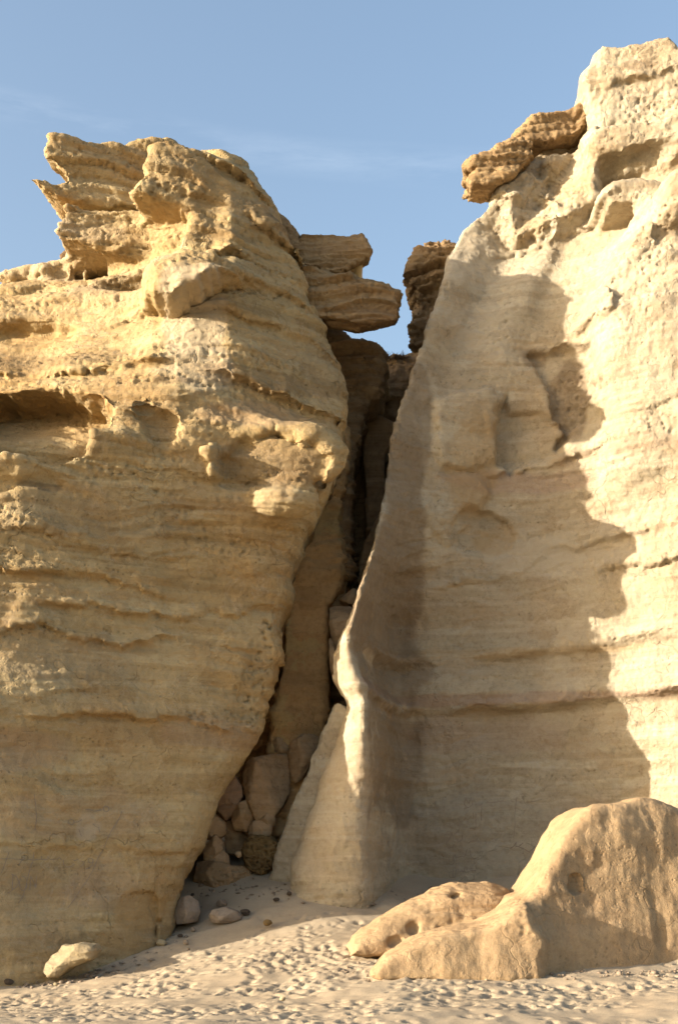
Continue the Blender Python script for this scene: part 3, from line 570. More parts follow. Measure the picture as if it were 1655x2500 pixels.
# ledges
GRr.ledge([(1200, 575), (1300, 565), (1400, 535), (1490, 505)], 24.2, 0.08, 0.3, 0.05)
GRr.ledge([(880, 1712), (960, 1722), (1100, 1720), (1250, 1716), (1450, 1705), (1655, 1695), (2300, 1690)], 24.3, 0.25, 0.26, 0.08, 0.6, soft=0.16, wob=0.03)
GRr.ledge([(880, 1600), (960, 1604), (1100, 1600), (1250, 1585), (1450, 1570), (1655, 1555), (2300, 1540)], 24.3, 0.20, 0.26, 0.08, 0.5, soft=0.22, wob=0.03)
GRr.ledge([(1060, 1418), (1150, 1402), (1300, 1395), (1450, 1400), (1655, 1390), (2300, 1380)], 24.2, 0.12, 0.16, 0.03)
GRr.ledge([(1420, 1330), (1500, 1315), (1655, 1305), (2300, 1290)], 24.0, 0.14, 0.18, 0.04)
GRr.ledge([(1060, 1150), (1200, 1150), (1350, 1130), (1450, 1100), (1655, 1070), (2300, 1040)], 24.0, 0.10, 0.25, 0.05)
GRr.relief([(1060,1000),(1120,965),(1200,955),(1215,985),(1208,1060),(1215,1120),(1180,1145),(1080,1150),(1060,1100)], 24.2, -0.16, 0.06)
GRr.relief([(1215,985),(1235,962),(1248,1000),(1340,1010),(1385,1060),(1350,1110),(1255,1145),(1210,1125),(1206,1050)], 24.2, 0.18, 0.03, gx=-0.6)
GRr.relief([(1060,1165),(1160,1160),(1190,1200),(1180,1240),(1080,1340),(1060,1300)], 24.2, -0.10, 0.06)
GRr.relief([(1125,1245),(1200,1240),(1245,1262),(1262,1310),(1240,1345),(1150,1360),(1110,1330),(1100,1280)], 24.2, 0.13, 0.03, gz=0.8)
GRr.relief([(1290,845),(1310,838),(1345,855),(1362,835),(1385,828),(1440,850),(1452,880),(1440,960),(1425,1020),(1400,1060),(1365,1085),(1380,1050),(1352,1015),(1350,980),(1345,950),(1330,915),(1310,890)], 24.0, 0.20, 0.025)
GRr.relief([(1390,800),(1420,770),(1450,735),(1480,770),(1470,798),(1430,806)], 24.0, -0.12, 0.03)
GRr.relief([(1280,1380),(1360,1330),(1480,1330),(1500,1370),(1400,1390)], 24.0, 0.05, 0.04)
GRr.relief([(1395,1760),(1400,1800),(1370,1880),(1300,1900),(1290,1885),(1360,1860),(1385,1800)], 24.6, 0.03, 0.02)
GRr.floor(-0.4)
cliff_r = empty('cliff', (3.5, 24.0, 0))
def pits_right(V):
    m = sstep(0.2, 0.5, fbm(V, 0.5, 2, 401)) * sstep(11.0, 13, V[:, 2])
    for py in (1700, 1570, 1395, 1310): m = np.maximum(m, 0.8 * np.exp(-((V[:, 2] - (1.8 + (2130 - py + 8) / 3000 * 24.2)) / 0.10) ** 2) * sstep(1.0, 3.0, V[:, 0]))
    return np.maximum(m, blobmask(V, [(1390, 960, 24, 60, 80, 1), (1600, 1060, 23.5, 90, 30, 0.8), (1560, 1390, 23.5, 120, 20, 0.8)]))
def crag_right(V): return 0.12 + 0.5 * sstep(14.0, 15.5, V[:, 2])
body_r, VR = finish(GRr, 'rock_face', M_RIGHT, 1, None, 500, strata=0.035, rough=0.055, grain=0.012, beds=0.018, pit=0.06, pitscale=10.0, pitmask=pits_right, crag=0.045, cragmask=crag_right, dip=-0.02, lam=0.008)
child_of(body_r, cliff_r)
thing(cliff_r, 'tall cream sandstone cliff with a thin sunlit fin, right of the dark crevice', 'cliff')
stains_and_shade(body_r.data, VR, 2,
 [(1390, 960, 24, 52, 110, 0.5), (1320, 855, 24, 40, 26, 0.5), (975, 1250, 24, 66, 270, 0.55), (945, 1520, 24, 92, 210, 0.6), (960, 1640, 24, 95, 90, 0.5), (1010, 1030, 24, 55, 130, 0.45), (960, 1870, 24.6, 75, 170, 0.5), (1640, 500, 23.3, 40, 40, 0.3), (1540, 170, 24.6, 60, 14, 0.4)],  # strip beside the fin: part brown stain, part shade painted as colour
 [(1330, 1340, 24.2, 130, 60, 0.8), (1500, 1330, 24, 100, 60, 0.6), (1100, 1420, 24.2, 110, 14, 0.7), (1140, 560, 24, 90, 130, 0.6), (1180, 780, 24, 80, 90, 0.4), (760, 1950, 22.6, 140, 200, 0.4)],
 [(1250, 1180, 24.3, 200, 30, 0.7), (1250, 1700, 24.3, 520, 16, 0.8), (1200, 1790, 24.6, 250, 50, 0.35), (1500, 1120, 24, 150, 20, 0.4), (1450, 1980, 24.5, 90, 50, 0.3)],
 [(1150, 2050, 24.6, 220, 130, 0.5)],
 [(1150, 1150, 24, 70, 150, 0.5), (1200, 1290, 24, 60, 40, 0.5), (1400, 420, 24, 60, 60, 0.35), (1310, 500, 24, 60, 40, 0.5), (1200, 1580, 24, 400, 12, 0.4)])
print('right', time.time() - T0, len(VR))

# ------------------------------------------------------------------ smaller rocks, each from its own outline with real thickness
ZERO = ('brown', 'pale', 'pink', 'grey', 'ochre')
def rock(name, pts, d, thick, mat, seed, rnd=0.35, vox=None, label=None, cat=None, parent=None, bz=0.0, bx=0.0, sh=0.0, extra=None, lv=1, brown=None, pad=(0, 0), cuts=0, **kw):
    P = [at(a, b, d) for a, b in pts]; xs = [p[0] for p in P]; zs = [p[2] for p in P]; w = min(max(xs) - min(xs), max(zs) - min(zs))
    vox = vox or max(0.02, min(0.085, w / 20)); e = abs(bz) * (max(zs) - min(zs)) + abs(bx) * (max(xs) - min(xs)); m = 0.3 + 2 * vox; e2 = abs(sh) * (thick + e)
    G = Grid((min(xs) - m - pad[0], d - e - m - pad[1], min(zs) - m - e2), (max(xs) + m, d + thick + e + m, max(zs) + m + e2), vox)
    r = min(rnd * w, thick * 0.45); G.slab(pts, d, d + thick, r, 0, bz=bz, bx=bx, sh=sh)
    if cuts:
        rr_ = random.Random(seed * 13 + 1); c = (sum(xs) / len(xs), d + thick / 2, (max(zs) + min(zs)) / 2); hx, hz, hy = (max(xs) - min(xs)) / 2, (max(zs) - min(zs)) / 2, thick / 2
        for q in range(cuts):
            n = Vector((rr_.uniform(-1, 1), -rr_.uniform(0.35, 1.0), rr_.uniform(-0.8, 1))).normalized(); hh = math.sqrt((n.x * hx) ** 2 + (n.y * hy) ** 2 + (n.z * hz) ** 2) * rr_.uniform(0.72, 0.98)
            G.F = np.maximum(G.F, ((G.x[:, None, None] - c[0]) * n.x + (G.y[None, :, None] - c[1]) * n.y + (G.z[None, None, :] - c[2]) * n.z - hh).astype(f32))
    if extra: extra(G)
    pr = dict(strata=0.035 * w, rough=0.04 * w, grain=min(0.02, 0.012 * max(w, 0.5)), lam=0.02 * w, dip=0.0); pr.update(kw)
    pr = dict(pr)
    o, V = finish(G, name, mat, lv, None, seed, **pr)
    for z in ZERO: attr(o.data, z, np.full(len(V), brown if (z == 'brown' and brown) else 0.0))
    if parent: child_of(o, parent)
    else: recentre(o)
    if label: thing(o, label, cat or 'boulder')
    return o
# slabs and caprock belonging to the two cliffs
rock('caprock_slab', [(720,600),(735,572),(798,567),(848,577),(884,571),(893,598),(899,622),(883,636),(871,640),(828,667),(745,648),(700,640)], 23.9, 1.5, M_CRUST, 11, 0.02, sh=0.40, vox=0.045, parent=cliff_l, strata=0.05, rough=0.06, grain=0.02, crag=0.06, pit=0.08, lam=0.03, beds=0.10, bedk=4.0)
rock('caprock_post', [(815,655),(880,632),(882,690),(862,700),(820,690)], 24.4, 0.8, M_INNER, 12, 0.15, sh=0.4, parent=cliff_l)
rock('overhanging_slab', [(700,640),(745,648),(865,678),(938,695),(967,711),(972,731),(966,741),(977,761),(967,778),(918,788),(878,789),(828,780),(760,770),(700,740)], 23.5, 1.3, M_CRUST, 13, 0.02, sh=0.36, vox=0.045, parent=cliff_l, strata=0.05, rough=0.05, grain=0.02, crag=0.05, pit=0.06, lam=0.03, beds=0.09, bedk=4.0)
rock('hanging_block', [(760,740),(800,765),(880,785),(884,800),(872,812),(850,806),(800,800)], 23.8, 0.8, M_CRUST, 14, 0.2, sh=0.4, parent=cliff_l, crag=0.06)
rock('capstone_knob', [(590,398),(618,412),(632,428),(634,452),(620,470),(596,462),(570,430)], 23.6, 1.2, M_CRUST, 15, 0.2, parent=cliff_l, crag=0.07)
rock('caprock_ridge', [(640,450),(660,490),(700,525),(734,560),(745,600),(720,625),(660,600),(640,540)], 23.9, 1.5, M_CRUST, 16, 0.2, parent=cliff_l, crag=0.06, pit=0.04)
rock('dark_capstone', [(145,620),(160,608),(225,605),(232,620),(220,640),(150,640)], 25.5, 1.2, M_CRUST, 17, 0.2, parent=cliff_l, brown=0.8, crag=0.05)
rock('caprock_crust', [(1254,316),(1302,287),(1383,262),(1429,241),(1455,234),(1465,285),(1400,330),(1330,345),(1290,340),(1275,333)], 25.0, 1.2, M_CRUST, 21, 0.03, sh=0.15, vox=0.05, parent=cliff_r, crag=0.05, rough=0.05, grain=0.02, pit=0.07, beds=0.07, bedk=5.0)
rock('caprock_crust', [(1141,399),(1181,371),(1242,335),(1281,333),(1310,350),(1300,385),(1250,425),(1200,445),(1153,445),(1142,431),(1164,414)], 24.75, 1.2, M_CRUST, 22, 0.03, sh=0.15, vox=0.05, parent=cliff_r, crag=0.05, rough=0.05, grain=0.02, pit=0.07, beds=0.07, bedk=5.0)
rock('overhanging_caprock', [(1030,600),(1042,579),(1095,588),(1110,700),(1080,800),(1030,850),(1007,842),(1004,800),(1006,770),(1022,740),(1007,722),(1018,702),(1004,700),(1005,648)], 26.0, 1.2, M_CRUST, 23, 0.06, sh=0.3, vox=0.055, parent=cliff_r, brown=0.35, crag=0.08, strata=0.08, rough=0.06, grain=0.03, pit=0.1, lam=0.05, beds=0.14, bedk=3.0)

rock('rock_fin', [(822,1716),(860,1740),(860,1800),(840,1860),(800,1960),(760,2240),(640,2240),(665,2100),(676,2056),(694,2012),(700,1990),(724,1940),(734,1910),(748,1885),(758,1850),(780,1806),(786,1786),(806,1752),(812,1732)], 23.45, 0.9, M_RIGHT, 24, 0.04, parent=cliff_r, bx=-0.35, vox=0.045, crag=0.0, strata=0.01, lam=0.0, rough=0.05)
def flank(name, pts, d, th, mat, seed, label, cat='rock wall', **kw):
    o = rock(name, pts, d, th, mat, seed, kw.pop('rnd', 0.12), label=label, cat=cat, **kw); return o
# rock masses inside the crevice
flank('crevice_rock', [(770,760),(800,780),(858,822),(880,818),(911,832),(938,852),(944,905),(918,962),(884,985),(880,1060),(860,1110),(850,1500),(780,1500),(770,1000)], 25.4, 2.5, M_CRUST, 31,
      'brown rough rock mass behind the ochre cliff, below its overhanging slab', crag=0.05, strata=0.06, rough=0.08, grain=0.02, beds=0.10, bedk=2.5)
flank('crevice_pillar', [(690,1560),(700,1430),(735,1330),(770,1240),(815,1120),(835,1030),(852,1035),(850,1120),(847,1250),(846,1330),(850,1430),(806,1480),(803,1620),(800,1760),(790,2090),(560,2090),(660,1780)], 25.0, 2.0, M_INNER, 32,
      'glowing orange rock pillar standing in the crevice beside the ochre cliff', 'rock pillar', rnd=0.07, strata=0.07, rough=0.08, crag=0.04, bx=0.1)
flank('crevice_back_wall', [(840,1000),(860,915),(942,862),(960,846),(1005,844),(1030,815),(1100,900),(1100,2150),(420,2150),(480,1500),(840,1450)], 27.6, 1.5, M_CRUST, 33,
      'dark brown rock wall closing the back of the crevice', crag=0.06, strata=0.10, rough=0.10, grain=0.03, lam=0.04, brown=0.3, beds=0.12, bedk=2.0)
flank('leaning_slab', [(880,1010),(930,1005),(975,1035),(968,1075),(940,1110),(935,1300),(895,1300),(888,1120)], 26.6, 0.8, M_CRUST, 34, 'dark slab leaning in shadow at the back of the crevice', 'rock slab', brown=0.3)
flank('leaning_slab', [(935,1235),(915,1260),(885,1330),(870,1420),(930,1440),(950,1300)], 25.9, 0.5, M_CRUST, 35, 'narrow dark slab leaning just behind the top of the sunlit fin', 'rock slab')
def mk(name, pts, d, th, mat, seed, label, cat='boulder', **kw):
    kw.setdefault('cuts', 9); kw['rnd'] = kw.get('rnd', 0.2) * 0.45
    return rock(name, pts, d, th, mat, seed, label=label, cat=cat, **kw)
mk('boulder', [(804,1472),(815,1467),(850,1465),(880,1480),(870,1510),(846,1540),(818,1590),(812,1560),(806,1520)], 24.3, 0.7, M_BOULD, 41, 'tall pale boulder wedged high in the crevice behind the fin', rnd=0.18)
mk('boulder', [(803,1545),(812,1560),(822,1600),(828,1650),(815,1655),(804,1625)], 24.2, 0.6, M_BOULD, 42, 'slim boulder wedged under the tall pale boulder behind the fin', rnd=0.2)
mk('boulder', [(828,1453),(864,1430),(895,1450),(892,1474),(850,1472)], 24.8, 0.7, M_BOULD, 43, 'flat-topped boulder, topmost of those jammed in the crevice', rnd=0.2)
mk('wedge_boulder', [(598,1856),(606,1850),(632,1845),(648,1840),(697,1830),(710,1841),(711,1924),(690,1971),(662,2012),(625,2012),(609,1966),(595,1929),(586,1887)], 24.3, 0.9, M_BOULD, 44, 'large block tapering downward, jammed among boulders at the crevice foot', rnd=0.06, cuts=3, pit=0.03, lam=0.03, strata=0.05)
mk('boulder', [(648,1836),(665,1803),(692,1785),(715,1810),(716,1850),(660,1860)], 24.8, 0.7, M_BOULD, 45, 'pointed boulder behind the top of the large tapering block', rnd=0.15)
mk('boulder', [(704,1835),(716,1808),(743,1788),(785,1793),(775,1830),(755,1870),(734,1900),(718,1912),(706,1890)], 24.5, 0.8, M_BOULD, 46, 'rounded boulder between the large tapering block and the sunlit fin', rnd=0.25)
BR_ = mk('boulder', [(505,1915),(562,1875),(592,1915),(596,1943),(568,1992),(549,2004),(525,1975)], 24.3, 0.7, M_BOULD, 47, 'reddish boulder hanging between the ochre cliff and the tapering block', rnd=0.12)
BR_.data.attributes['pink'].data.foreach_set('value', np.full(len(BR_.data.vertices), 0.9, f32))
mk('boulder', [(564,2000),(572,1966),(602,1948),(616,1971),(622,2005),(600,2030),(570,2025)], 24.2, 0.6, M_BOULD, 48, 'egg-shaped brown boulder at the lower left of the tapering block', rnd=0.3)
mk('boulder', [(492,2030),(500,2005),(516,1982),(546,2005),(550,2034),(530,2048),(495,2050)], 24.1, 0.6, M_BOULD, 49, 'angular yellowish boulder against the ochre cliff, on top of a brown block', rnd=0.15)
mk('boulder', [(493,2062),(525,2036),(542,2054),(545,2085),(520,2110),(495,2108)], 24.0, 0.6, M_BOULD, 50, 'brown block against the ochre cliff, lowest of the boulder heap', rnd=0.18)
mk('boulder', [(540,2010),(560,2000),(600,2020),(610,2060),(590,2090),(550,2085)], 24.6, 0.6, M_BOULD, 51, 'shaded rubble block behind the brown porous rock', rnd=0.2)
mk('boulder', [(604,2046),(607,2017),(618,2003),(660,2001),(664,2026),(660,2046),(637,2056)], 24.15, 0.45, M_BOULD, 52, 'small sunlit pale block resting on the dark porous rock', rnd=0.14)
mk('boulder', [(632,1996),(655,1976),(672,1996),(672,2018),(640,2020)], 24.2, 0.35, M_BOULD, 53, 'small pinkish stone below the tapering block', cat='stone', rnd=0.15)
mk('porous_rock', [(590,2078),(598,2052),(604,2040),(630,2034),(660,2038),(690,2060),(697,2084),(685,2112),(640,2140),(632,2138),(595,2124)], 23.9, 0.8, M_POROUS, 54, 'dark brown honeycombed rock at the foot of the sunlit fin', 'rock', rnd=0.5, cuts=0, vox=0.025, pit=0.09, pitscale=14, pitmask=lambda V: np.ones(len(V), f32), crag=0.04, cragmask=lambda V: np.ones(len(V), f32))
mk('boulder', [(505,2104),(520,2088),(544,2074),(558,2090),(560,2118),(530,2130),(508,2126)], 24.0, 0.4, M_BOULD, 55, 'rough sunlit pale stone left of the dark porous rock', cat='stone', rnd=0.15, crag=0.04)
mk('boulder', [(470,2104),(500,2098),(560,2112),(604,2118),(618,2150),(600,2165),(530,2175),(466,2170)], 23.75, 0.7, M_OUT, 56, 'low pitted mound of rock in front of the boulder heap', cat='rock', rnd=0.25, pit=0.05, pitscale=10, crag=0.04)
mk('pebble', [(572,2084),(580,2076),(589,2080),(590,2092),(580,2096)], 23.8, 0.12, M_BOULD, 57, 'small round stone just left of the dark porous rock', cat='pebble', rnd=0.4)
# boulders on the sand
mk('boulder', [(414,2240),(420,2205),(440,2190),(458,2186),(478,2202),(484,2228),(478,2252),(430,2258)], 22.0, 0.6, M_GREY, 58, 'greyish boulder on the shaded sand at the corner of the ochre cliff', rnd=0.25)
mk('boulder', [(505,2240),(515,2222),(545,2215),(575,2226),(588,2244),(560,2256),(515,2254)], 21.9, 0.5, M_GREY, 59, 'low grey stone on the shaded sand, right of the greyish boulder', cat='stone', rnd=0.3)
mk('boulder', [(98,2372),(102,2350),(112,2334),(136,2322),(144,2306),(165,2308),(189,2303),(228,2309),(236,2322),(222,2346),(170,2366),(140,2388),(109,2390)], 19.75, 0.75, M_YELL, 60, 'pale yellow boulder on the sand at the foot of the ochre cliff', rnd=0.6, cuts=3)
smalls = [(598, 2228, 13, M_DARK), (675, 2197, 9, M_DARK), (706, 2182, 8, M_DARK), (652, 2255, 13, M_POROUS), (752, 2166, 7, M_DARK), (540, 2208, 16, M_GREY), (930, 2324, 10, M_GREY), (1057, 2174, 14, M_GREY), (1085, 2170, 10, M_GREY),
          (392, 2304, 14, M_YELL), (455, 2302, 9, M_GREY), (470, 2270, 9, M_GREY), (440, 2285, 8, M_DARK), (18, 2400, 14, M_DARK), (690, 2440, 10, M_YELL), (460, 2318, 6, M_DARK), (135, 2405, 8, M_YELL)]
SL = ['angular dark stone on the shaded sand right of the low grey stone', 'small dark stone on shaded sand below the porous rock', 'small dark stone on the shaded sand near the fin foot', 'rough dark brown stone alone on the shaded sand, nearest the shadow edge', 'tiny dark stone right at the foot of the fin',
      'grey stone lying just behind the low grey stone', 'grey pebble at the tip of the long pitted boulder', 'pale grey stone at the foot of the cream cliff, behind the long boulder', 'smaller grey stone right beside the pale one at the cream cliff foot',
      'pale yellow chip of stone below the yellow broken patch', 'grey stone on the sand right of the pale yellow chip', 'grey stone in front of the greyish boulder', 'small dark stone in front of the greyish boulder',
      'dark stone at the left edge of the picture on the sand', 'lone yellowish stone on the sunlit footprints in the foreground', 'tiny dark stone at the shadow edge on the sand', 'small yellow chip beside the pale yellow boulder']
def ray_ground(px, py):
    lo, hi = 8.0, 30.0
    for i in range(40):
        d = (lo + hi) / 2; p = at(px, py, d)
        if p[2] > ground_z(p[0], d): lo = d
        else: hi = d
    return lo
rnd = random.Random(5)
for i, ((px, py, r, mt), lb) in enumerate(zip(smalls, SL)):
    d = ray_ground(px, py + r * 0.55); n = 7
    pts = [(px + r * rnd.uniform(0.8, 1.15) * math.cos(a), py - 0.1 * r + 0.68 * r * rnd.uniform(0.8, 1.15) * math.sin(a)) for a in [2 * math.pi * k / n for k in range(n)]]
    mk('stone', pts, d - 0.1, 1.4 * r / FP * d, mt, 70 + i, lb, cat='stone', rnd=0.2)
rub = [(612,2130,6),(640,2128,6),(700,2130,5),(540,2152,6),(492,2162,8),(520,2174,6),(470,2184,7),(618,2144,5)]
for i, (px, py, r) in enumerate(rub):
    n = 6; pts = [(px + r * rnd.uniform(0.75, 1.2) * math.cos(a), py + 0.75 * r * rnd.uniform(0.75, 1.2) * math.sin(a)) for a in [2 * math.pi * k / n + 0.3 for k in range(n)]]
    o = mk('rubble_stone', pts, ray_ground(px, py + r * 0.4) - 0.05, 1.5 * r / FP * 23, M_GREY if i % 3 else M_DARK, 140 + i, 'small rubble stone on the sand before the boulder heap in the crevice', cat='stone', rnd=0.2); o['group'] = 'rubble at the crevice foot'
# the two big foreground rocks
def holes_flat(G):
    for px, py, rx, rz, dd in [(1104, 2193, 14, 8, 19.75), (1120, 2186, 11, 7, 19.75), (1010, 2264, 13, 16, 19.25), (1024, 2246, 8, 14, 19.25), (962, 2300, 14, 9, 19.05), (976, 2293, 9, 7, 19.05), (1085, 2275, 22, 12, 19.3), (1130, 2240, 10, 9, 19.4), (1105, 2250, 7, 7, 19.35), (1060, 2290, 8, 8, 19.1), (1240, 2215, 22, 7, 19.6)]:
        G.ell(px, py, dd, rx, rz, 0.12, 0.06, True)
mk('long_boulder', [(845,2322),(860,2292),(881,2274),(927,2240),(985,2214),(1053,2188),(1099,2165),(1145,2155),(1214,2155),(1260,2168),(1284,2188),(1280,2213),(1262,2238),(1240,2290),(1100,2330),(985,2345),(898,2345),(850,2340)], 19.0, 1.6, M_OUT, 90,
   'long low smooth boulder with pits, lying behind the orange outcrop base', rnd=0.65, cuts=0, bz=0.6, bx=0.2, extra=holes_flat, pit=0.05, pitscale=8, strata=0.03, rough=0.045, grain=0.008, vox=0.05)
def outcrop_extra(G):
    G.slab([(900,2385),(944,2337),(996,2310),(1076,2282),(1157,2267),(1231,2250),(1290,2215),(1340,2300),(1330,2400),(950,2400)], 17.6, 20.5, 0.14, 0.45, bz=0.28, bx=0.06)
    G.ell(1612, 2150, 18.6, 10, 170, 0.2, 0.15, True, rot=0.04); G.ell(1560, 2070, 18.65, 7, 90, 0.15, 0.1, True, rot=-0.1)
    for px, py, rx, rz in [(1405, 2148, 9, 12), (1398, 2168, 12, 8), (1412, 2172, 7, 6), (1480, 2105, 12, 8), (1472, 2112, 7, 6), (1262, 2322, 9, 30), (1276, 2345, 7, 18), (1268, 2300, 6, 12)]: G.ell(px, py, 18.62 if py < 2250 else 18.3, rx, rz, 0.14, 0.06, True)
    G.ell(1520, 2165, 18.45, 70, 42, 0.14, 0.15, True)
mk('rock_outcrop', [(1180,2400),(1231,2262),(1266,2228),(1294,2199),(1329,2136),(1363,2079),(1392,2027),(1432,1987),(1478,1958),(1558,1947),(1604,1930),(1639,1934),(1700,1960),(1800,2060),(1900,2250),(1950,2400)], 18.3, 2.4, M_OUT, 91,
   'big orange sandstone outcrop with vertical grooves rising from the sand', 'outcrop', rnd=0.14, cuts=0, bz=0.28, bx=0.26, extra=outcrop_extra, vox=0.06, pad=(2.2, 1.0), strata=0.03, rough=0.05, grain=0.005, lam=0.0, rill=0.016, pit=0.03)

# ------------------------------------------------------------------ writing scratched into the rock
M_INK = plain('scratched_line', (0.24, 0.185, 0.13))
dg = bpy.context.evaluated_depsgraph_get(); dg.update()
def bvh_of(V, me):
    me.calc_loop_triangles(); t = np.empty(len(me.loop_triangles) * 3, np.int32); me.loop_triangles.foreach_get('vertices', t); t = t.reshape(-1, 3)
    k = (V[t].min(1)[:, 2] < 5.5) & (V[t].max(1)[:, 1] < 26.0); t = t[k]; u, iv = np.unique(t, return_inverse=True); return BVHTree.FromPolygons(V[u].tolist(), iv.reshape(-1, 3).tolist())
BL = bvh_of(VL, body_l.data); BR = bvh_of(VR, body_r.data)
def scratch(bvh, strokes, w, parent, label, name='scratched_writing'):
    V, Fc = [], []
    for st in strokes:
        pts = []
        for (a, b), (c, e) in zip(st[:-1], st[1:]):
            n = max(1, int(math.hypot(c - a, e - b) / 4)); pts += [(a + (c - a) * i / n, b + (e - b) * i / n) for i in range(n)]
        pts.append(st[-1]); prev = None
        for i, (px, py) in enumerate(pts):
            dirv = Vector(at(px, py, 1.0)) - Vector((0, 0, CAMZ)); hit, nrm, _, _ = bvh.ray_cast(Vector((0, 0, CAMZ)), dirv.normalized())
            if hit is None: prev = None; continue
            q = pts[min(i + 1, len(pts) - 1)]; p0 = pts[max(i - 1, 0)]; t = Vector((q[0] - p0[0], 0, -(q[1] - p0[1])))
            if t.length < 1e-6: t = Vector((1, 0, 0))
            t.normalize(); s = nrm.cross(t).normalized(); ww = w * (0.7 + 0.5 * rnd.random()); c = hit + nrm * 0.006; i0 = len(V)
            V += [c + s * ww, c + nrm * 0.004, c - s * ww]
            if prev is not None: Fc += [(prev, prev + 1, i0 + 1, i0), (prev + 1, prev + 2, i0 + 2, i0 + 1)]
            prev = i0
    if not V: return
    me = mesh_from(name, np.array([tuple(v) for v in V], f32), np.array(Fc)); o = obj(name, me, M_INK); child_of(o, parent); o['label'] = label
def arc(cx, cy, rx, ry, a0, a1, n=12): return [(cx + rx * math.cos(math.radians(a0 + (a1 - a0) * i / n)), cy + ry * math.sin(math.radians(a0 + (a1 - a0) * i / n))) for i in range(n + 1)]
z5 = lambda L: [[(a * 300 / 1568, 1920 + b * 300 / 1568) for a, b in s] for s in L]
scratch(BL, z5([[(170,1120),(160,1330)],[(150,1120),(215,1150),(245,1220),(220,1280),(150,1330),(100,1365)], arc(300,1240,48,92,-110,230), [(385,1325),(395,1140),(445,1240),(462,1300),(470,1140)]]), 0.007, cliff_l, 'capital letters DON scratched low on the rock')
scratch(BL, z5([[(120,835),(70,980),(20,1110)],[(10,925),(150,925),(300,930),(330,915),(270,960),(245,1005)],[(280,905),(330,915)],[(350,930),(400,935),(430,945),(470,935),(530,930),(600,935),(640,915),(600,900)],[(440,840),(425,945)],[(530,890),(540,940)],[(640,935),(740,925),(760,905),(790,940)],
    [(810,940),(815,1000),(860,1030),(920,1020),(960,995),(915,975)],[(930,930),(960,950),(1000,930)],[(1030,950),(1075,965),(1060,1000),(1020,1030)], arc(1160,950,32,32,0,360), [(1192,950),(1185,1000),(1140,1040),(1090,1055)]]), 0.006, cliff_l, 'line of scribbled letters ending in the numbers 539')
for st in z5([arc(910,455,38,34,0,360), [(945,460),(1000,455),(1050,420)], [(1090,300),(1150,295),(1200,320),(1300,300)], arc(1358,288,36,36,0,360), [(1190,480),(1220,510),(1265,530),(1275,590)], [(1010,540),(1030,610),(1045,640)]]):
    scratch(BL, [st], 0.007, cliff_l, 'faint stroke drawn beside a chalky patch')
for st in z5([[(1560,320),(1520,420),(1440,540),(1370,680),(1330,790),(1260,900),(1180,1090),(1110,1210),(1040,1300),(960,1430),(870,1550)],[(440,100),(460,250),(470,420),(450,560)],[(420,960),(380,1080),(340,1250),(300,1400),(240,1490)]]):
    scratch(BL, [st], 0.006, cliff_l, 'thin dark crack running down the rock', 'crack_line')
z6 = lambda L: [[(1050 + a * 300 / 1568, 1900 + b * 300 / 1568) for a, b in s] for s in L]
scratch(BR, z6([[(430,340),(450,250),(490,330),(520,240),(540,350)],[(430,330),(480,380),(540,340)],[(430,390),(480,370)],[(360,510),(370,550),(420,550),(450,500),(480,530),(510,490),(550,520),(545,440)],[(580,450),(580,620),(560,645),(500,640)],[(655,320),(650,540)],[(620,360),(660,320)],[(340,560),(340,605),(370,600)],
    [(210,690),(250,670),(270,720),(240,780),(200,830),(230,890),(290,880),(300,840)],[(270,690),(290,740),(380,640)],[(350,760),(350,820),(400,790),(410,720)],[(480,830),(520,800),(580,800),(630,720)],[(500,890),(520,1000),(560,1025),(610,1010)],[(240,1030),(240,1090),(270,1110),(310,1070),(290,1010),(310,970),(330,1010),(380,1000),(440,1000),(470,900)],
    [(235,1240),(260,1270),(320,1260),(330,1170)],[(290,1160),(285,1270)],[(350,1150),(360,1200),(400,1180),(430,1190),(440,1130)],[(440,1190),(480,1200),(510,1180),(580,1175)],[(470,1130),(480,1215)],[(390,1300),(430,1260),(440,1300)],[(460,1300),(520,1310),(560,1290),(550,1230)],[(580,1110),(585,1160)]]), 0.007, cliff_r, 'lines of flowing script scratched in the shaded rock')
scratch(BR, z6([[(1020,895),(1070,860),(1095,815),(1090,870),(1130,870),(1180,825)],[(1135,880),(1200,905),(1260,940),(1310,900),(1330,870)],[(1175,965),(1185,950)]]), 0.010, cliff_r, 'bold single scrawl on the shaded rock')
scratch(BR, z6([[(1105,240),(1090,330),(1075,480),(1080,600),(1060,760)],[(700,315),(830,305),(930,290)],[(1170,320),(1300,300),(1420,270)],[(870,410),(1060,405)]]), 0.005, cliff_r, 'thin straight lines scratched in the shaded rock')

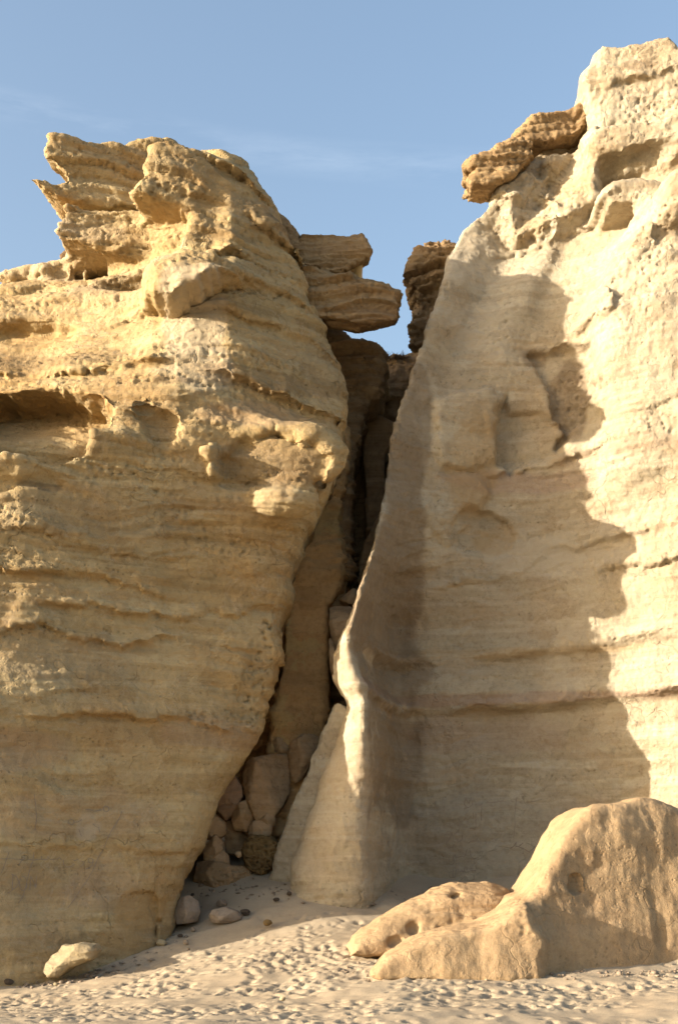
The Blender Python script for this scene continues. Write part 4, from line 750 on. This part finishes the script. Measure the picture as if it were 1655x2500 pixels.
# ------------------------------------------------------------------ grit and chips lying on the sand at the cliff feet
def gravel():
    rg = np.random.default_rng(12); V, Fc = [], []; line = [ray_xy(*p) for p in [(-100, 2440), (0, 2425), (120, 2395), (230, 2372), (330, 2330), (400, 2305), (440, 2225), (480, 2160), (560, 2165), (700, 2160), (860, 2195), (1000, 2185), (1080, 2180)]]
    line2 = [ray_xy(*p) for p in [(850, 2345), (930, 2378), (1100, 2378), (1300, 2376), (1500, 2370), (1655, 2368)]]
    octa = np.array([(1, 0, 0), (-1, 0, 0), (0, 1, 0), (0, -1, 0), (0, 0, 1), (0, 0, -1)], float); tri = [(0, 2, 4), (2, 1, 4), (1, 3, 4), (3, 0, 4), (2, 0, 5), (1, 2, 5), (3, 1, 5), (0, 3, 5)]; pts = []
    for L, n, sp in ((line, 620, 0.32), (line2, 220, 0.2)):
        for i in range(n):
            k = rg.integers(len(L) - 1); t = rg.random(); pts.append((L[k][0] * (1 - t) + L[k + 1][0] * t + rg.normal(0, sp), L[k][1] * (1 - t) + L[k + 1][1] * t - abs(rg.normal(0, sp)), rg.exponential(0.014) + 0.008))
    for i in range(160): pts.append((rg.uniform(-6, 6), rg.uniform(13.5, 21), rg.exponential(0.006) + 0.006))
    A = np.array(pts); Z = ground_base(A[:, 0], A[:, 1])
    for (x, y, r), z in zip(pts, Z):
        r = min(r, 0.06); sc = np.array([r * rg.uniform(0.7, 1.5), r * rg.uniform(0.7, 1.5), r * rg.uniform(0.4, 0.9)]); a = rg.uniform(0, 6.28); R = np.array([[math.cos(a), -math.sin(a), 0], [math.sin(a), math.cos(a), 0], [0, 0, 1]])
        i0 = len(V); V += list((octa * sc * rg.uniform(0.75, 1.25, (6, 1))) @ R.T + np.array([x, y, z + 0.004])); Fc += [(i0 + a_, i0 + b_, i0 + c_) for a_, b_, c_ in tri]
    me = mesh_from('gravel', np.array(V, f32), np.array(Fc)); o = obj('gravel', me, M_GREY); o['kind'] = 'stuff'; o['label'] = 'fine stone chips scattered on the sand along the cliff feet'; o['category'] = 'gravel'
def ray_xy(px, py): d = ray_ground(px, py); p = at(px, py, d); return (p[0], d)
gravel()

# ------------------------------------------------------------------ dry shrub on the rim at the back of the crevice
def shrub(px, py, d, r, label):
    rg = np.random.default_rng(9); V, Fc = [], []; c = np.array(at(px, py, d))
    for i in range(260):
        a = rg.uniform(0, 2 * math.pi); el = rg.uniform(0.15, 1.5); L = r * rg.uniform(0.5, 1.1); dv = np.array([math.cos(a) * math.cos(el), math.sin(a) * math.cos(el), math.sin(el) * 0.6])
        b = c + np.array([rg.uniform(-r, r), rg.uniform(-r, r) * 0.6, 0]); s = np.array([-math.sin(a), math.cos(a), 0]) * 0.012; i0 = len(V); V += [b - s, b + s, b + dv * L]; Fc.append((i0, i0 + 1, i0 + 2))
    me = mesh_from('shrub', np.array(V, f32), np.array(Fc)); o = obj('dry_shrub', me, plain('dry_twigs', (0.20, 0.13, 0.07))); recentre(o); return thing(o, label, 'shrub')
shrub(962, 880, 27.9, 0.28, 'small dry brown shrub on the rim at the back of the crevice')
print('done', time.time() - T0, sum(len(m.polygons) for m in bpy.data.meshes))
